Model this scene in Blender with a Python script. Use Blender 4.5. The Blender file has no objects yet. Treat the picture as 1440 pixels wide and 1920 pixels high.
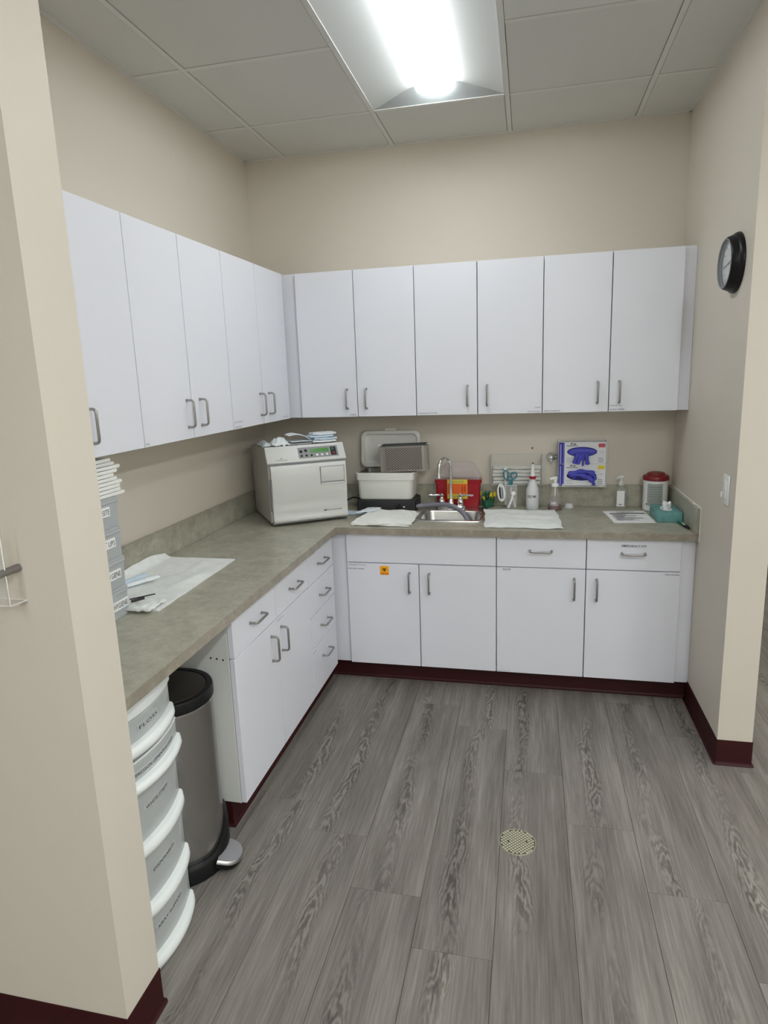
import bpy, bmesh, math, random
from mathutils import Matrix, Vector, noise
random.seed(7)
SC = bpy.context.scene
COL = SC.collection
PI = math.pi

# ------------------------------------------------------------------ camera
cam_d = bpy.data.cameras.new('camera'); cam = bpy.data.objects.new('camera', cam_d); COL.objects.link(cam)
cam.matrix_world = Matrix(((0.97610809, -0.00968552, 0.21706955, 1.55453),
                           (0.21460011, 0.19954888, -0.95609991, -3.60346),
                           (-0.03405566, 0.97984, 0.19685979, 1.58175), (0, 0, 0, 1)))
cam_d.sensor_fit = 'VERTICAL'; cam_d.sensor_height = 24.0; cam_d.lens = 1195.78 / 1920 * 24
cam_d.shift_x = -3.65 / 1920; cam_d.shift_y = -16.97 / 1920
cam_d.clip_start = 0.05
SC.camera = cam
# ------------------------------------------------------------------ world, exposure
w = bpy.data.worlds.new('world'); SC.world = w; w.use_nodes = True
w.node_tree.nodes['Background'].inputs[0].default_value = (0.9, 0.95, 1.0, 1)
w.node_tree.nodes['Background'].inputs[1].default_value = 0.3
SC.view_settings.view_transform = 'Standard'; SC.view_settings.look = 'None'
SC.view_settings.gamma = 1.0; SC.view_settings.use_curve_mapping = False
SC.view_settings.exposure = 0.26
SC.cycles.use_denoising = True
SC.cycles.max_bounces = 10; SC.cycles.diffuse_bounces = 6; SC.cycles.transparent_max_bounces = 16
LENS_POWER = 13.5          # radiance of the lens over the counters
ROOM_POWER = 40.0          # the brighter unseen troffers, assumed for the outer room and hall
LENS_COLOR = (0.955, 0.995, 1.0)

# ------------------------------------------------------------------ room measures (metres)
W, H = 2.304, 2.769            # right wall, ceiling
HC, DC, CT = 0.837, 0.609, 0.034  # counter height, depth, thickness
DF = 0.587                     # base door fronts
DU, U0, U1 = 0.292, 1.366, 2.115  # upper cabinets
ZB, ZS, ZT = 0.100, 0.650, 0.800
XP, YP, TP = 0.640, -2.534, 0.134  # left wall end
YR, TR = -1.066, 0.128         # right wall end
G = 0.6096; GX0, GY0 = 0.229, -0.456
BH = 0.106

# ------------------------------------------------------------------ materials
def new_mat(name):
    m = bpy.data.materials.new(name); m.use_nodes = True
    return m, m.node_tree, m.node_tree.nodes['Principled BSDF']
def mat(name, c, rough=0.5, metal=0.0, alpha=1.0, trans=0.0, ior=1.45, spec=0.5, bump=0.0, bscale=300.0, var=0.0, vscale=8.0, emit=None, estr=0.0, coat=0.0, sheen=0.0):
    m, nt, b = new_mat(name)
    b.inputs['Base Color'].default_value = (*c, 1); b.inputs['Roughness'].default_value = rough
    b.inputs['Metallic'].default_value = metal; b.inputs['Alpha'].default_value = alpha
    b.inputs['Transmission Weight'].default_value = trans; b.inputs['IOR'].default_value = ior
    b.inputs['Specular IOR Level'].default_value = spec; b.inputs['Coat Weight'].default_value = coat
    b.inputs['Sheen Weight'].default_value = sheen
    if emit: b.inputs['Emission Color'].default_value = (*emit, 1); b.inputs['Emission Strength'].default_value = estr
    N, L = nt.nodes, nt.links
    if bump or var:
        tc = N.new('ShaderNodeTexCoord')
    if bump:
        n = N.new('ShaderNodeTexNoise'); n.inputs['Scale'].default_value = bscale; n.inputs['Detail'].default_value = 3
        bp = N.new('ShaderNodeBump'); bp.inputs['Strength'].default_value = bump; bp.inputs['Distance'].default_value = 0.002
        L.new(tc.outputs['Object'], n.inputs['Vector']); L.new(n.outputs['Fac'], bp.inputs['Height']); L.new(bp.outputs['Normal'], b.inputs['Normal'])
    if var:
        n2 = N.new('ShaderNodeTexNoise'); n2.inputs['Scale'].default_value = vscale; n2.inputs['Detail'].default_value = 4
        mx = N.new('ShaderNodeMixRGB'); mx.inputs[1].default_value = (*[x * (1 - var) for x in c], 1); mx.inputs[2].default_value = (*[min(1, x * (1 + var)) for x in c], 1)
        L.new(tc.outputs['Object'], n2.inputs['Vector']); L.new(n2.outputs['Fac'], mx.inputs[0]); L.new(mx.outputs[0], b.inputs['Base Color'])
    return m

M = {}
M['wall'] = mat('painted_wall', (0.66, 0.612, 0.533), 0.6, bump=0.12, bscale=420, var=0.012, vscale=3)
M['tile'] = mat('ceiling_tile', (0.65, 0.645, 0.61), 0.9, bump=0.35, bscale=500, var=0.03, vscale=300)
M['tee'] = mat('ceiling_tee', (0.68, 0.68, 0.65), 0.45)
M['troffer'] = mat('troffer_metal', (0.62, 0.64, 0.64), 0.5)
M['lens'] = mat('troffer_lens', (0.9, 0.95, 1.0), 0.4, emit=LENS_COLOR, estr=LENS_POWER)
M['lensroom'] = mat('room_troffer_lens', (0.9, 0.95, 1.0), 0.4, emit=LENS_COLOR, estr=ROOM_POWER)
M['lam'] = mat('white_laminate', (0.765, 0.78, 0.85), 0.38, bump=0.03, bscale=900, var=0.01, vscale=4)
M['lamside'] = mat('white_melamine_edge', (0.74, 0.75, 0.76), 0.45)
M['gap'] = mat('gap_shade', (0.10, 0.10, 0.11), 0.8)  # near-black that paints the shade in door gaps and recesses
M['maroon'] = mat('maroon_rubber_base', (0.034, 0.0050, 0.0062), 0.5, spec=0.25, var=0.08, vscale=20)
M['nickel'] = mat('brushed_nickel', (0.38, 0.37, 0.355), 0.32, 1.0)
M['chrome'] = mat('chrome', (0.85, 0.85, 0.87), 0.08, 1.0)
M['black'] = mat('black_plastic', (0.009, 0.009, 0.010), 0.36, spec=0.3)
M['blackmat'] = mat('black_matte', (0.02, 0.021, 0.022), 0.55)
M['ink'] = mat('black_ink', (0.015, 0.015, 0.018), 0.7)
M['greyink'] = mat('grey_ink', (0.25, 0.26, 0.29), 0.8)
M['white'] = mat('white_plastic', (0.82, 0.83, 0.82), 0.35)
M['ivory'] = mat('ivory_plastic', (0.76, 0.76, 0.72), 0.4, var=0.02, vscale=5)
M['paper'] = mat('white_paper', (0.84, 0.85, 0.86), 0.85, var=0.03, vscale=25)
M['terry'] = mat('white_terry', (0.84, 0.85, 0.82), 0.95, bump=0.9, bscale=260, var=0.06, vscale=60, sheen=0.3)
M['pad'] = mat('white_pad', (0.77, 0.79, 0.78), 0.95, bump=0.9, bscale=90, var=0.11, vscale=24)
M['mask'] = mat('blue_mask', (0.56, 0.68, 0.80), 0.85, var=0.10, vscale=30)
M['maskw'] = mat('white_mask', (0.78, 0.83, 0.86), 0.85, var=0.06, vscale=30)
M['clave'] = mat('autoclave_shell', (0.66, 0.67, 0.655), 0.38)
M['claveshade'] = mat('autoclave_shell_shaded', (0.47, 0.455, 0.44), 0.45)  # darker than the front: side shade put into the colour
M['clavegrey'] = mat('panel_grey', (0.25, 0.255, 0.26), 0.45)
M['lcd'] = mat('lcd_green', (0.05, 0.20, 0.04), 0.2, emit=(0.10, 0.30, 0.06), estr=0.12)
M['red'] = mat('red_plastic', (0.33, 0.008, 0.018), 0.3)
M['redlid'] = mat('red_lid', (0.19, 0.008, 0.012), 0.35)
M['yellow'] = mat('yellow_label', (0.72, 0.62, 0.05), 0.5)
M['orange'] = mat('orange_label', (0.75, 0.13, 0.02), 0.5)
M['bioorange'] = mat('biohazard_orange', (0.95, 0.42, 0.01), 0.5)
M['cleardome'] = mat('clear_dome', (0.80, 0.72, 0.72), 0.12, alpha=0.28)
M['clear'] = mat('clear_plastic', (0.85, 0.86, 0.84), 0.08, alpha=0.13)
M['clearline'] = mat('clear_plastic_edge', (0.88, 0.90, 0.90), 0.15, alpha=0.6)
M['milky'] = mat('milky_plastic', (0.70, 0.72, 0.73), 0.35, alpha=0.93)
M['binplastic'] = mat('grey_translucent_bin', (0.50, 0.53, 0.55), 0.3, alpha=0.82)
M['drawerplastic'] = mat('clear_drawer_front', (0.52, 0.55, 0.55), 0.3, alpha=0.84)
M['lipwhite'] = mat('white_drawer_lip', (0.80, 0.835, 0.835), 0.35, var=0.02, vscale=9)
M['hose'] = mat('grey_hose', (0.23, 0.23, 0.28), 0.3, alpha=0.88)
M['navy'] = mat('navy_print', (0.02, 0.02, 0.30), 0.4)
M['lavender'] = mat('lavender_print', (0.30, 0.30, 0.70), 0.5)
M['glove'] = mat('blue_glove', (0.07, 0.075, 0.50), 0.5, var=0.3, vscale=40)
M['gloved'] = mat('dark_blue_glove', (0.02, 0.02, 0.22), 0.5)
M['boxwhite'] = mat('white_card', (0.76, 0.77, 0.80), 0.6)
M['pink'] = mat('pink_print', (0.55, 0.09, 0.13), 0.6)
M['teal'] = mat('teal_handle', (0.03, 0.20, 0.26), 0.35)
M['green'] = mat('green_plastic', (0.012, 0.12, 0.055), 0.4)
M['greenglass'] = mat('green_glass', (0.02, 0.14, 0.08), 0.1, alpha=0.75)
M['tipyellow'] = mat('yellow_tip', (0.75, 0.58, 0.03), 0.4)
M['soap'] = mat('red_soap', (0.085, 0.006, 0.013), 0.1, alpha=0.96)
M['tissuebox'] = mat('tissue_box_teal', (0.13, 0.33, 0.32), 0.5, var=0.45, vscale=22)
M['clockface'] = mat('clock_face', (0.62, 0.64, 0.66), 0.5)
M['brown'] = mat('brown_tip', (0.20, 0.05, 0.02), 0.5)
M['caulk'] = mat('white_caulk', (0.78, 0.76, 0.72), 0.5)
M['brass'] = mat('brass_grate', (0.50, 0.485, 0.36), 0.45, 0.0)
M['cabend'] = mat('grey_white_melamine', (0.66, 0.675, 0.66), 0.5)
M['blade'] = mat('steel', (0.6, 0.6, 0.6), 0.2, 1.0)

def counter_mat(name, a, b2, c3):
    m, nt, b = new_mat(name); N, L = nt.nodes, nt.links
    tc = N.new('ShaderNodeTexCoord'); geo = N.new('ShaderNodeNewGeometry')
    n1 = N.new('ShaderNodeTexNoise'); n1.inputs['Scale'].default_value = 15; n1.inputs['Detail'].default_value = 9; n1.inputs['Roughness'].default_value = 0.68; n1.inputs['Distortion'].default_value = 0.15
    n2 = N.new('ShaderNodeTexNoise'); n2.inputs['Scale'].default_value = 60; n2.inputs['Detail'].default_value = 6; n2.inputs['Roughness'].default_value = 0.7
    r1 = N.new('ShaderNodeValToRGB'); r1.color_ramp.elements[0].position = 0.32; r1.color_ramp.elements[1].position = 0.70
    r1.color_ramp.elements[0].color = (*a, 1); r1.color_ramp.elements[1].color = (*b2, 1)
    r2 = N.new('ShaderNodeValToRGB'); r2.color_ramp.elements[0].position = 0.56; r2.color_ramp.elements[1].position = 0.72
    r2.color_ramp.elements[0].color = (0, 0, 0, 1); r2.color_ramp.elements[1].color = (1, 1, 1, 1)
    mx = N.new('ShaderNodeMixRGB'); mx.inputs[2].default_value = (*c3, 1)
    L.new(geo.outputs['Position'], n1.inputs['Vector']); L.new(geo.outputs['Position'], n2.inputs['Vector'])
    L.new(n1.outputs['Fac'], r1.inputs[0]); L.new(n2.outputs['Fac'], r2.inputs[0]); L.new(r1.outputs[0], mx.inputs[1])
    ml = N.new('ShaderNodeMath'); ml.operation = 'MULTIPLY'; ml.inputs[1].default_value = 0.45
    L.new(r2.outputs[0], ml.inputs[0]); L.new(ml.outputs[0], mx.inputs[0]); L.new(mx.outputs[0], b.inputs['Base Color'])
    b.inputs['Roughness'].default_value = 0.36
    return m
M['counter'] = counter_mat('stone_laminate', (0.285, 0.275, 0.218), (0.455, 0.442, 0.360), (0.60, 0.585, 0.50))
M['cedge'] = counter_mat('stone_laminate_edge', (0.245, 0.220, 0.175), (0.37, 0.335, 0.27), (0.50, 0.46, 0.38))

def steel_mat():
    m, nt, b = new_mat('brushed_stainless'); N, L = nt.nodes, nt.links
    tc = N.new('ShaderNodeTexCoord'); mp = N.new('ShaderNodeMapping'); mp.inputs['Scale'].default_value = (6, 6, 400)
    n = N.new('ShaderNodeTexNoise'); n.inputs['Scale'].default_value = 1; n.inputs['Detail'].default_value = 2
    bp = N.new('ShaderNodeBump'); bp.inputs['Strength'].default_value = 0.12; bp.inputs['Distance'].default_value = 0.001
    L.new(tc.outputs['Object'], mp.inputs[0]); L.new(mp.outputs[0], n.inputs['Vector']); L.new(n.outputs['Fac'], bp.inputs['Height']); L.new(bp.outputs[0], b.inputs['Normal'])
    b.inputs['Base Color'].default_value = (0.46, 0.455, 0.45, 1); b.inputs['Metallic'].default_value = 1; b.inputs['Roughness'].default_value = 0.24
    b.inputs['Anisotropic'].default_value = 0.6
    return m
M['steel'] = steel_mat()
M['sinksteel'] = mat('sink_steel', (0.58, 0.58, 0.57), 0.26, 1.0)
M['basket'] = mat('basket_steel', (0.36, 0.34, 0.31), 0.38, 0.8)

def wood_mat():
    m, nt, b = new_mat('grey_oak_vinyl'); N, L = nt.nodes, nt.links
    tc = N.new('ShaderNodeTexCoord'); oi = N.new('ShaderNodeObjectInfo')
    sep = N.new('ShaderNodeSeparateXYZ'); L.new(tc.outputs['Object'], sep.inputs[0])
    def mth(op, a, b_=None, c_=None):
        n = N.new('ShaderNodeMath'); n.operation = op
        for i, v in enumerate((a, b_, c_)):
            if v is None: continue
            if isinstance(v, (int, float)): n.inputs[i].default_value = v
            else: L.new(v, n.inputs[i])
        return n.outputs[0]
    def noise_(x, y, z, detail=3, rough=0.5):
        cb = N.new('ShaderNodeCombineXYZ')
        for i, v in enumerate((x, y, z)):
            if isinstance(v, (int, float)): cb.inputs[i].default_value = v
            else: L.new(v, cb.inputs[i])
        n = N.new('ShaderNodeTexNoise'); n.inputs['Scale'].default_value = 1; n.inputs['Detail'].default_value = detail; n.inputs['Roughness'].default_value = rough
        L.new(cb.outputs[0], n.inputs['Vector']); return n.outputs['Fac']
    X, Y = sep.outputs[0], sep.outputs[1]
    rnd = mth('MULTIPLY', oi.outputs['Random'], 83.0)
    # heart line wandering along the plank
    wob = mth('MULTIPLY', mth('SUBTRACT', noise_(0.0, mth('MULTIPLY', Y, 2.2), rnd, 2), 0.5), 0.14)
    x0 = mth('MULTIPLY', mth('SUBTRACT', oi.outputs['Random'], 0.5), 0.10)
    xc = mth('SUBTRACT', mth('SUBTRACT', X, x0), wob)
    q = mth('MULTIPLY', mth('MULTIPLY', xc, xc), 2600.0)
    nz = mth('MULTIPLY', noise_(mth('MULTIPLY', X, 22.0), mth('MULTIPLY', Y, 5.0), rnd, 4, 0.6), 6.5)
    ph = mth('ADD', mth('ADD', q, mth('MULTIPLY', Y, 16.0)), mth('MULTIPLY', nz, 1.6))
    ring = mth('ADD', mth('MULTIPLY', mth('SINE', mth('MULTIPLY', ph, 3.8)), 0.5), 0.5)
    msk = N.new('ShaderNodeMapRange'); msk.inputs[1].default_value = 0.050; msk.inputs[2].default_value = 0.006; msk.inputs[3].default_value = 0.0; msk.inputs[4].default_value = 1.0
    L.new(mth('ABSOLUTE', xc), msk.inputs[0])
    patch = N.new('ShaderNodeMapRange'); patch.inputs[1].default_value = 0.34; patch.inputs[2].default_value = 0.60
    L.new(noise_(mth('MULTIPLY', X, 5.0), mth('MULTIPLY', Y, 1.7), mth('ADD', rnd, 11.0), 2), patch.inputs[0])
    heart = mth('MULTIPLY', msk.outputs[0], patch.outputs[0])
    streak = noise_(mth('MULTIPLY', X, 150.0), mth('MULTIPLY', Y, 5.5), rnd, 5, 0.65)
    broad = noise_(mth('MULTIPLY', X, 16.0), mth('MULTIPLY', Y, 1.3), mth('ADD', rnd, 5.0), 3)
    v = mth('ADD', mth('MULTIPLY', streak, 0.55), mth('MULTIPLY', broad, 0.55))
    v = mth('SUBTRACT', v, mth('MULTIPLY', mth('MULTIPLY', ring, heart), 0.27))
    v = mth('ADD', v, mth('MULTIPLY', mth('MULTIPLY', mth('SUBTRACT', 1.0, ring), heart), 0.10))
    v = mth('ADD', v, mth('MULTIPLY', mth('SUBTRACT', oi.outputs['Random'], 0.5), 0.05))
    rp = N.new('ShaderNodeValToRGB'); e = rp.color_ramp.elements
    e[0].position = 0.24; e[0].color = (0.070, 0.061, 0.053, 1); e[1].position = 0.80; e[1].color = (0.300, 0.279, 0.250, 1)
    k = e.new(0.50); k.color = (0.162, 0.146, 0.130, 1)
    L.new(v, rp.inputs[0]); L.new(rp.outputs[0], b.inputs['Base Color'])
    bp = N.new('ShaderNodeBump'); bp.inputs['Strength'].default_value = 0.10; bp.inputs['Distance'].default_value = 0.001
    L.new(streak, bp.inputs['Height']); L.new(bp.outputs[0], b.inputs['Normal'])
    b.inputs['Roughness'].default_value = 0.50; b.inputs['Specular IOR Level'].default_value = 0.35
    return m
M['wood'] = wood_mat()
M['subfloor'] = mat('plank_joint', (0.04, 0.037, 0.034), 0.8)

# ------------------------------------------------------------------ mesh helpers
WM = {}
def BM(): return bmesh.new()
def box(bm, x0, x1, y0, y1, z0, z1, bev=0.0, seg=2):
    vs = [bm.verts.new((x, y, z)) for x in (x0, x1) for y in (y0, y1) for z in (z0, z1)]
    fs = [bm.faces.new([vs[i] for i in f]) for f in ((0, 1, 3, 2), (4, 6, 7, 5), (0, 4, 5, 1), (2, 3, 7, 6), (0, 2, 6, 4), (1, 5, 7, 3))]
    if bev:
        es = list({e for f in fs for e in f.edges})
        bmesh.ops.bevel(bm, geom=es, offset=bev, segments=seg, profile=0.5, affect='EDGES')
    return bm
def loft(bm, rings, cap0=True, cap1=True, closed=True):
    R = [[bm.verts.new(p) for p in r] for r in rings]; n = len(R[0])
    for a, b in zip(R, R[1:]):
        for i in range(n if closed else n - 1):
            j = (i + 1) % n
            try: bm.faces.new((a[i], a[j], b[j], b[i]))
            except ValueError: pass
    if cap0: bm.faces.new(R[0][::-1])
    if cap1: bm.faces.new(R[-1])
    return bm
def circ(cx, cy, z, r, n=24, ry=None): return [(cx + r * math.cos(2 * PI * i / n), cy + (ry or r) * math.sin(2 * PI * i / n), z) for i in range(n)]
def lathe(bm, prof, cx, cy, n=28, z0=0.0, cap0=True, cap1=True):
    return loft(bm, [circ(cx, cy, z0 + z, max(r, 1e-4), n) for r, z in prof], cap0, cap1)
def rrect(x0, x1, y0, y1, r, z, n=5):
    r = min(r, (x1 - x0) / 2 - 1e-4, (y1 - y0) / 2 - 1e-4); P = []
    for cx, cy, a in ((x1 - r, y1 - r, 0), (x0 + r, y1 - r, PI / 2), (x0 + r, y0 + r, PI), (x1 - r, y0 + r, 1.5 * PI)):
        for i in range(n + 1):
            t = a + PI / 2 * i / n; P.append((cx + r * math.cos(t), cy + r * math.sin(t), z))
    return P
def tube(bm, pts, r, n=10, cap=True):
    pts = [Vector(p) for p in pts]; rs = r if isinstance(r, (list, tuple)) else [r] * len(pts)
    rings = []; up = None
    for i, p in enumerate(pts):
        t = (pts[min(i + 1, len(pts) - 1)] - pts[max(i - 1, 0)]).normalized()
        if up is None: up = Vector((0, 0, 1)) if abs(t.z) < 0.9 else Vector((0, 1, 0))
        a = t.cross(up).normalized(); b = a.cross(t).normalized(); up = b
        rings.append([tuple(p + a * rs[i] * math.cos(2 * PI * k / n) + b * rs[i] * math.sin(2 * PI * k / n)) for k in range(n)])
    return loft(bm, rings, cap, cap)
def smoothpath(pts, k=5):
    pts = [Vector(p) for p in pts]; out = []
    for i in range(len(pts) - 1):
        p0, p1, p2, p3 = pts[max(i - 1, 0)], pts[i], pts[i + 1], pts[min(i + 2, len(pts) - 1)]
        for j in range(k):
            t = j / k
            out.append(0.5 * ((2 * p1) + (p2 - p0) * t + (2 * p0 - 5 * p1 + 4 * p2 - p3) * t * t + (-p0 + 3 * p1 - 3 * p2 + p3) * t ** 3))
    return out + [pts[-1]]
def prism(bm, poly, ax, a, b):
    """poly of 2-D points extruded along axis ax ('x': poly is (y,z); 'y': (x,z); 'z': (x,y))"""
    f = {'x': lambda u, v, t: (t, u, v), 'y': lambda u, v, t: (u, t, v), 'z': lambda u, v, t: (u, v, t)}[ax]
    return loft(bm, [[f(u, v, a) for u, v in poly], [f(u, v, b) for u, v in poly]])
def sheet(bm, fn, nx, ny, th):
    """a cloth: fn(s,t)->top point; thickness th"""
    T = [[bm.verts.new(fn(i / nx, j / ny)) for j in range(ny + 1)] for i in range(nx + 1)]
    Bv = [[bm.verts.new(Vector(T[i][j].co) - Vector((0, 0, th))) for j in range(ny + 1)] for i in range(nx + 1)]
    for i in range(nx):
        for j in range(ny):
            bm.faces.new((T[i][j], T[i + 1][j], T[i + 1][j + 1], T[i][j + 1])); bm.faces.new((Bv[i][j + 1], Bv[i + 1][j + 1], Bv[i + 1][j], Bv[i][j]))
    for i in range(nx):
        bm.faces.new((T[i][0], Bv[i][0], Bv[i + 1][0], T[i + 1][0])); bm.faces.new((T[i + 1][ny], Bv[i + 1][ny], Bv[i][ny], T[i][ny]))
    for j in range(ny):
        bm.faces.new((T[0][j + 1], Bv[0][j + 1], Bv[0][j], T[0][j])); bm.faces.new((T[nx][j], Bv[nx][j], Bv[nx][j + 1], T[nx][j + 1]))
    return bm
def put(o, parent, Wm):
    COL.objects.link(o); o.matrix_basis = Wm
    if parent is not None:
        o.parent = parent; o.matrix_parent_inverse = WM[parent.name].inverted()
    WM[o.name] = Wm; return o
def obj(name, bm, m, parent=None, X=None, smooth=True, ang=38):
    """links the bmesh as one object; X: matrix that carries the built coordinates into the world"""
    if X is not None: bmesh.ops.transform(bm, matrix=X, verts=bm.verts)
    bmesh.ops.recalc_face_normals(bm, faces=bm.faces)
    c = [v.co for v in bm.verts]
    o0 = Vector(((min(p.x for p in c) + max(p.x for p in c)) / 2, (min(p.y for p in c) + max(p.y for p in c)) / 2, min(p.z for p in c)))
    bmesh.ops.translate(bm, vec=-o0, verts=bm.verts)
    me = bpy.data.meshes.new(name); bm.to_mesh(me); bm.free()
    me.materials.append(M[m] if isinstance(m, str) else m)
    if smooth:
        me.polygons.foreach_set('use_smooth', [True] * len(me.polygons)); me.set_sharp_from_angle(angle=math.radians(ang))
    return put(bpy.data.objects.new(name, me), parent, Matrix.Translation(o0))
def inst(name, me, parent, Wm): return put(bpy.data.objects.new(name, me), parent, Wm)
def tag(o, label, cat, group=None):
    o['label'] = label; o['category'] = cat
    if group: o['group'] = group
    return o
def thing(name, label, cat, loc, group=None, rz=0.0):
    o = bpy.data.objects.new(name, None); o.empty_display_size = 0.05
    put(o, None, Matrix.Translation(loc) @ Matrix.Rotation(rz, 4, 'Z')); return tag(o, label, cat, group)
def struct(o): o['kind'] = 'structure'; return o
def part(name, m, parent, *b, bev=0.0, seg=2, X=None): return obj(name, box(BM(), *b, bev=bev, seg=seg), m, parent, X)
def frame(o, ux, uy):
    ux = Vector(ux).normalized(); uy = Vector(uy).normalized(); uz = ux.cross(uy)
    return Matrix(((ux.x, uy.x, uz.x, o[0]), (ux.y, uy.y, uz.y, o[1]), (ux.z, uy.z, uz.z, o[2]), (0, 0, 0, 1)))
def FY(x, y, z): return frame((x, y, z), (1, 0, 0), (0, 0, 1))     # plane facing the room (-y)
def FX(x, y, z): return frame((x, y, z), (0, 1, 0), (0, 0, 1))     # plane facing +x
def text(s, h, X, m='ink', parent=None, width=None, name='lettering', align='LEFT', bold=0.0, shear=0.0):
    c = bpy.data.curves.new('txt', 'FONT'); c.body = s; c.size = 1.0; c.resolution_u = 2; c.align_x = align; c.offset = bold; c.shear = shear
    t = bpy.data.objects.new('txt', c); COL.objects.link(t)
    dg = bpy.context.evaluated_depsgraph_get(); me = bpy.data.meshes.new_from_object(t.evaluated_get(dg))
    bpy.data.objects.remove(t); bpy.data.curves.remove(c)
    bm = BM(); bm.from_mesh(me); bpy.data.meshes.remove(me)
    xs = [v.co.x for v in bm.verts]; ys = [v.co.y for v in bm.verts]
    k = h / (max(ys) - min(ys)); kx = k if width is None else width / (max(xs) - min(xs)); lo = min(xs) if align == 'LEFT' else (max(xs) if align == 'RIGHT' else (min(xs) + max(xs)) / 2)
    for v in bm.verts: v.co = Vector(((v.co.x - lo) * kx, (v.co.y - min(ys)) * k, 0.0006))
    return obj(name, bm, m, parent, X, smooth=False)
def quad(name, m, parent, X, x0, x1, y0, y1, th=0.0006, z=0.0): return part(name, m, parent, x0, x1, y0, y1, z, z + th, X=X)

# ------------------------------------------------------------------ setting: floor of planks
fl = struct(obj('floor', box(BM(), -3.0, 4.6, -6.6, 2.0, -0.05, -0.0045), 'subfloor'))
PW, PL = 0.2265, 1.17
pb = BM(); box(pb, -PW / 2 + 0.0005, PW / 2 - 0.0005, -PL / 2 + 0.0004, PL / 2 - 0.0004, -0.0045, 0.0, bev=0.0005, seg=1)
plank_me = bpy.data.meshes.new('plank'); bmesh.ops.recalc_face_normals(pb, faces=pb.faces); pb.to_mesh(pb and plank_me); pb.free(); plank_me.materials.append(M['wood'])
joint = {0: -1.25, 1: -1.53, 2: -1.80, 3: -2.058, 4: -1.115, -1: -2.121, -2: -1.943, -3: -1.716, -4: -1.567}
for k in range(-19, 14):
    x = 1.472 + PW * (k + 0.5)
    j0 = joint.get(k, -1.25 - 0.41 * k); j0 = j0 % PL
    r0, r1 = (-6, 2)
    for r in range(r0, r1 + 1):
        y = j0 + PL * (r + 0.5)
        if y - PL / 2 > 2.0 or y + PL / 2 < -6.5: continue
        if x < 0.4 and y + PL / 2 > -2.3 and y - PL / 2 > -2.45: continue   # behind the left wall
        inst('plank', plank_me, fl, Matrix.Translation((x, y, 0)))

# ------------------------------------------------------------------ walls
def wall(name, *b): return struct(obj(name, box(BM(), *b), 'wall', smooth=False))
wall('wall_back', -0.12, W + TR, 0.0, 0.12, 0, H + 0.1)
wall('wall_left', -0.12, 0.0, YP + TP, 0.0, 0, H + 0.1)
wr = struct(obj('wall_right', box(BM(), W, W + TR, YR, 0.0, 0, H + 0.1), 'wall', smooth=False))
wl = struct(obj('wall_front_left', box(BM(), -3.0, XP, YP, YP + TP, 0, H + 0.1), 'wall', smooth=False))
wall('wall_hall_end', W + TR, 4.6, 1.62, 1.74, 0, H + 0.1)
wall('wall_hall_right', 4.6, 4.72, -6.6, 1.74, 0, H + 0.1)
wall('wall_rear', -3.0, 4.72, -6.72, -6.6, 0, H + 0.1)
wall('wall_far_left', -3.12, -3.0, -6.72, YP, 0, H + 0.1)
wall('wall_hall_left', W + TR - 0.12, W + TR, 0.12, 1.74, 0, H + 0.1)

# rubber cove bases
def cove_path(name, path, out, cap=True):
    """base swept along a polyline of (x,y); out(i)->unit outward offset dir at vertex i (mitred)"""
    prof = [(0.0, BH), (0.0025, BH), (0.0032, BH - 0.002), (0.0032, 0.016), (0.0050, 0.008), (0.0095, 0.003), (0.0125, 0.0015), (0.0125, 0.0), (0.0, 0.0)]
    rings = [[(p[0] + o[0] * d, p[1] + o[1] * d, z) for d, z in prof] for p, o in zip(path, out)]
    return struct(obj(name, loft(BM(), rings), 'maroon'))
def round_corner(cx, cy, a0, a1, n=5): return [(cx, cy, math.cos(a0 + (a1 - a0) * i / n), math.sin(a0 + (a1 - a0) * i / n)) for i in range(n + 1)]
pr = [(W, -0.53, -1, 0)] + [(x, y, ox, oy) for x, y, ox, oy in round_corner(W, YR, PI, 1.5 * PI)] + round_corner(W + TR, YR, 1.5 * PI, 2 * PI) + [(W + TR, 1.62, 1, 0)]
cove_path('baseboard_right', [(a, b) for a, b, _, _ in pr], [(c, d) for _, _, c, d in pr])
pl = [(-3.0, YP, 0, -1)] + round_corner(XP, YP, 1.5 * PI, 2 * PI) + round_corner(XP, YP + TP, 2 * PI, 2.5 * PI) + [(0.30, YP + TP, 0, 1)]
cove_path('baseboard_left', [(a, b) for a, b, _, _ in pl], [(c, d) for _, _, c, d in pl])
cove_path('baseboard_hall', [(W + TR, 1.62), (4.6, 1.62)], [(0, -1), (0, -1)])
pk = [(0.02, -1.742, 0, -1), (0.525, -1.742, 1, -1), (0.525, -0.525, 1, -1), (W, -0.525, 0, -1)]
cove_path('baseboard_back', [(a, b) for a, b, _, _ in pk], [(c, d) for _, _, c, d in pk])

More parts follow.
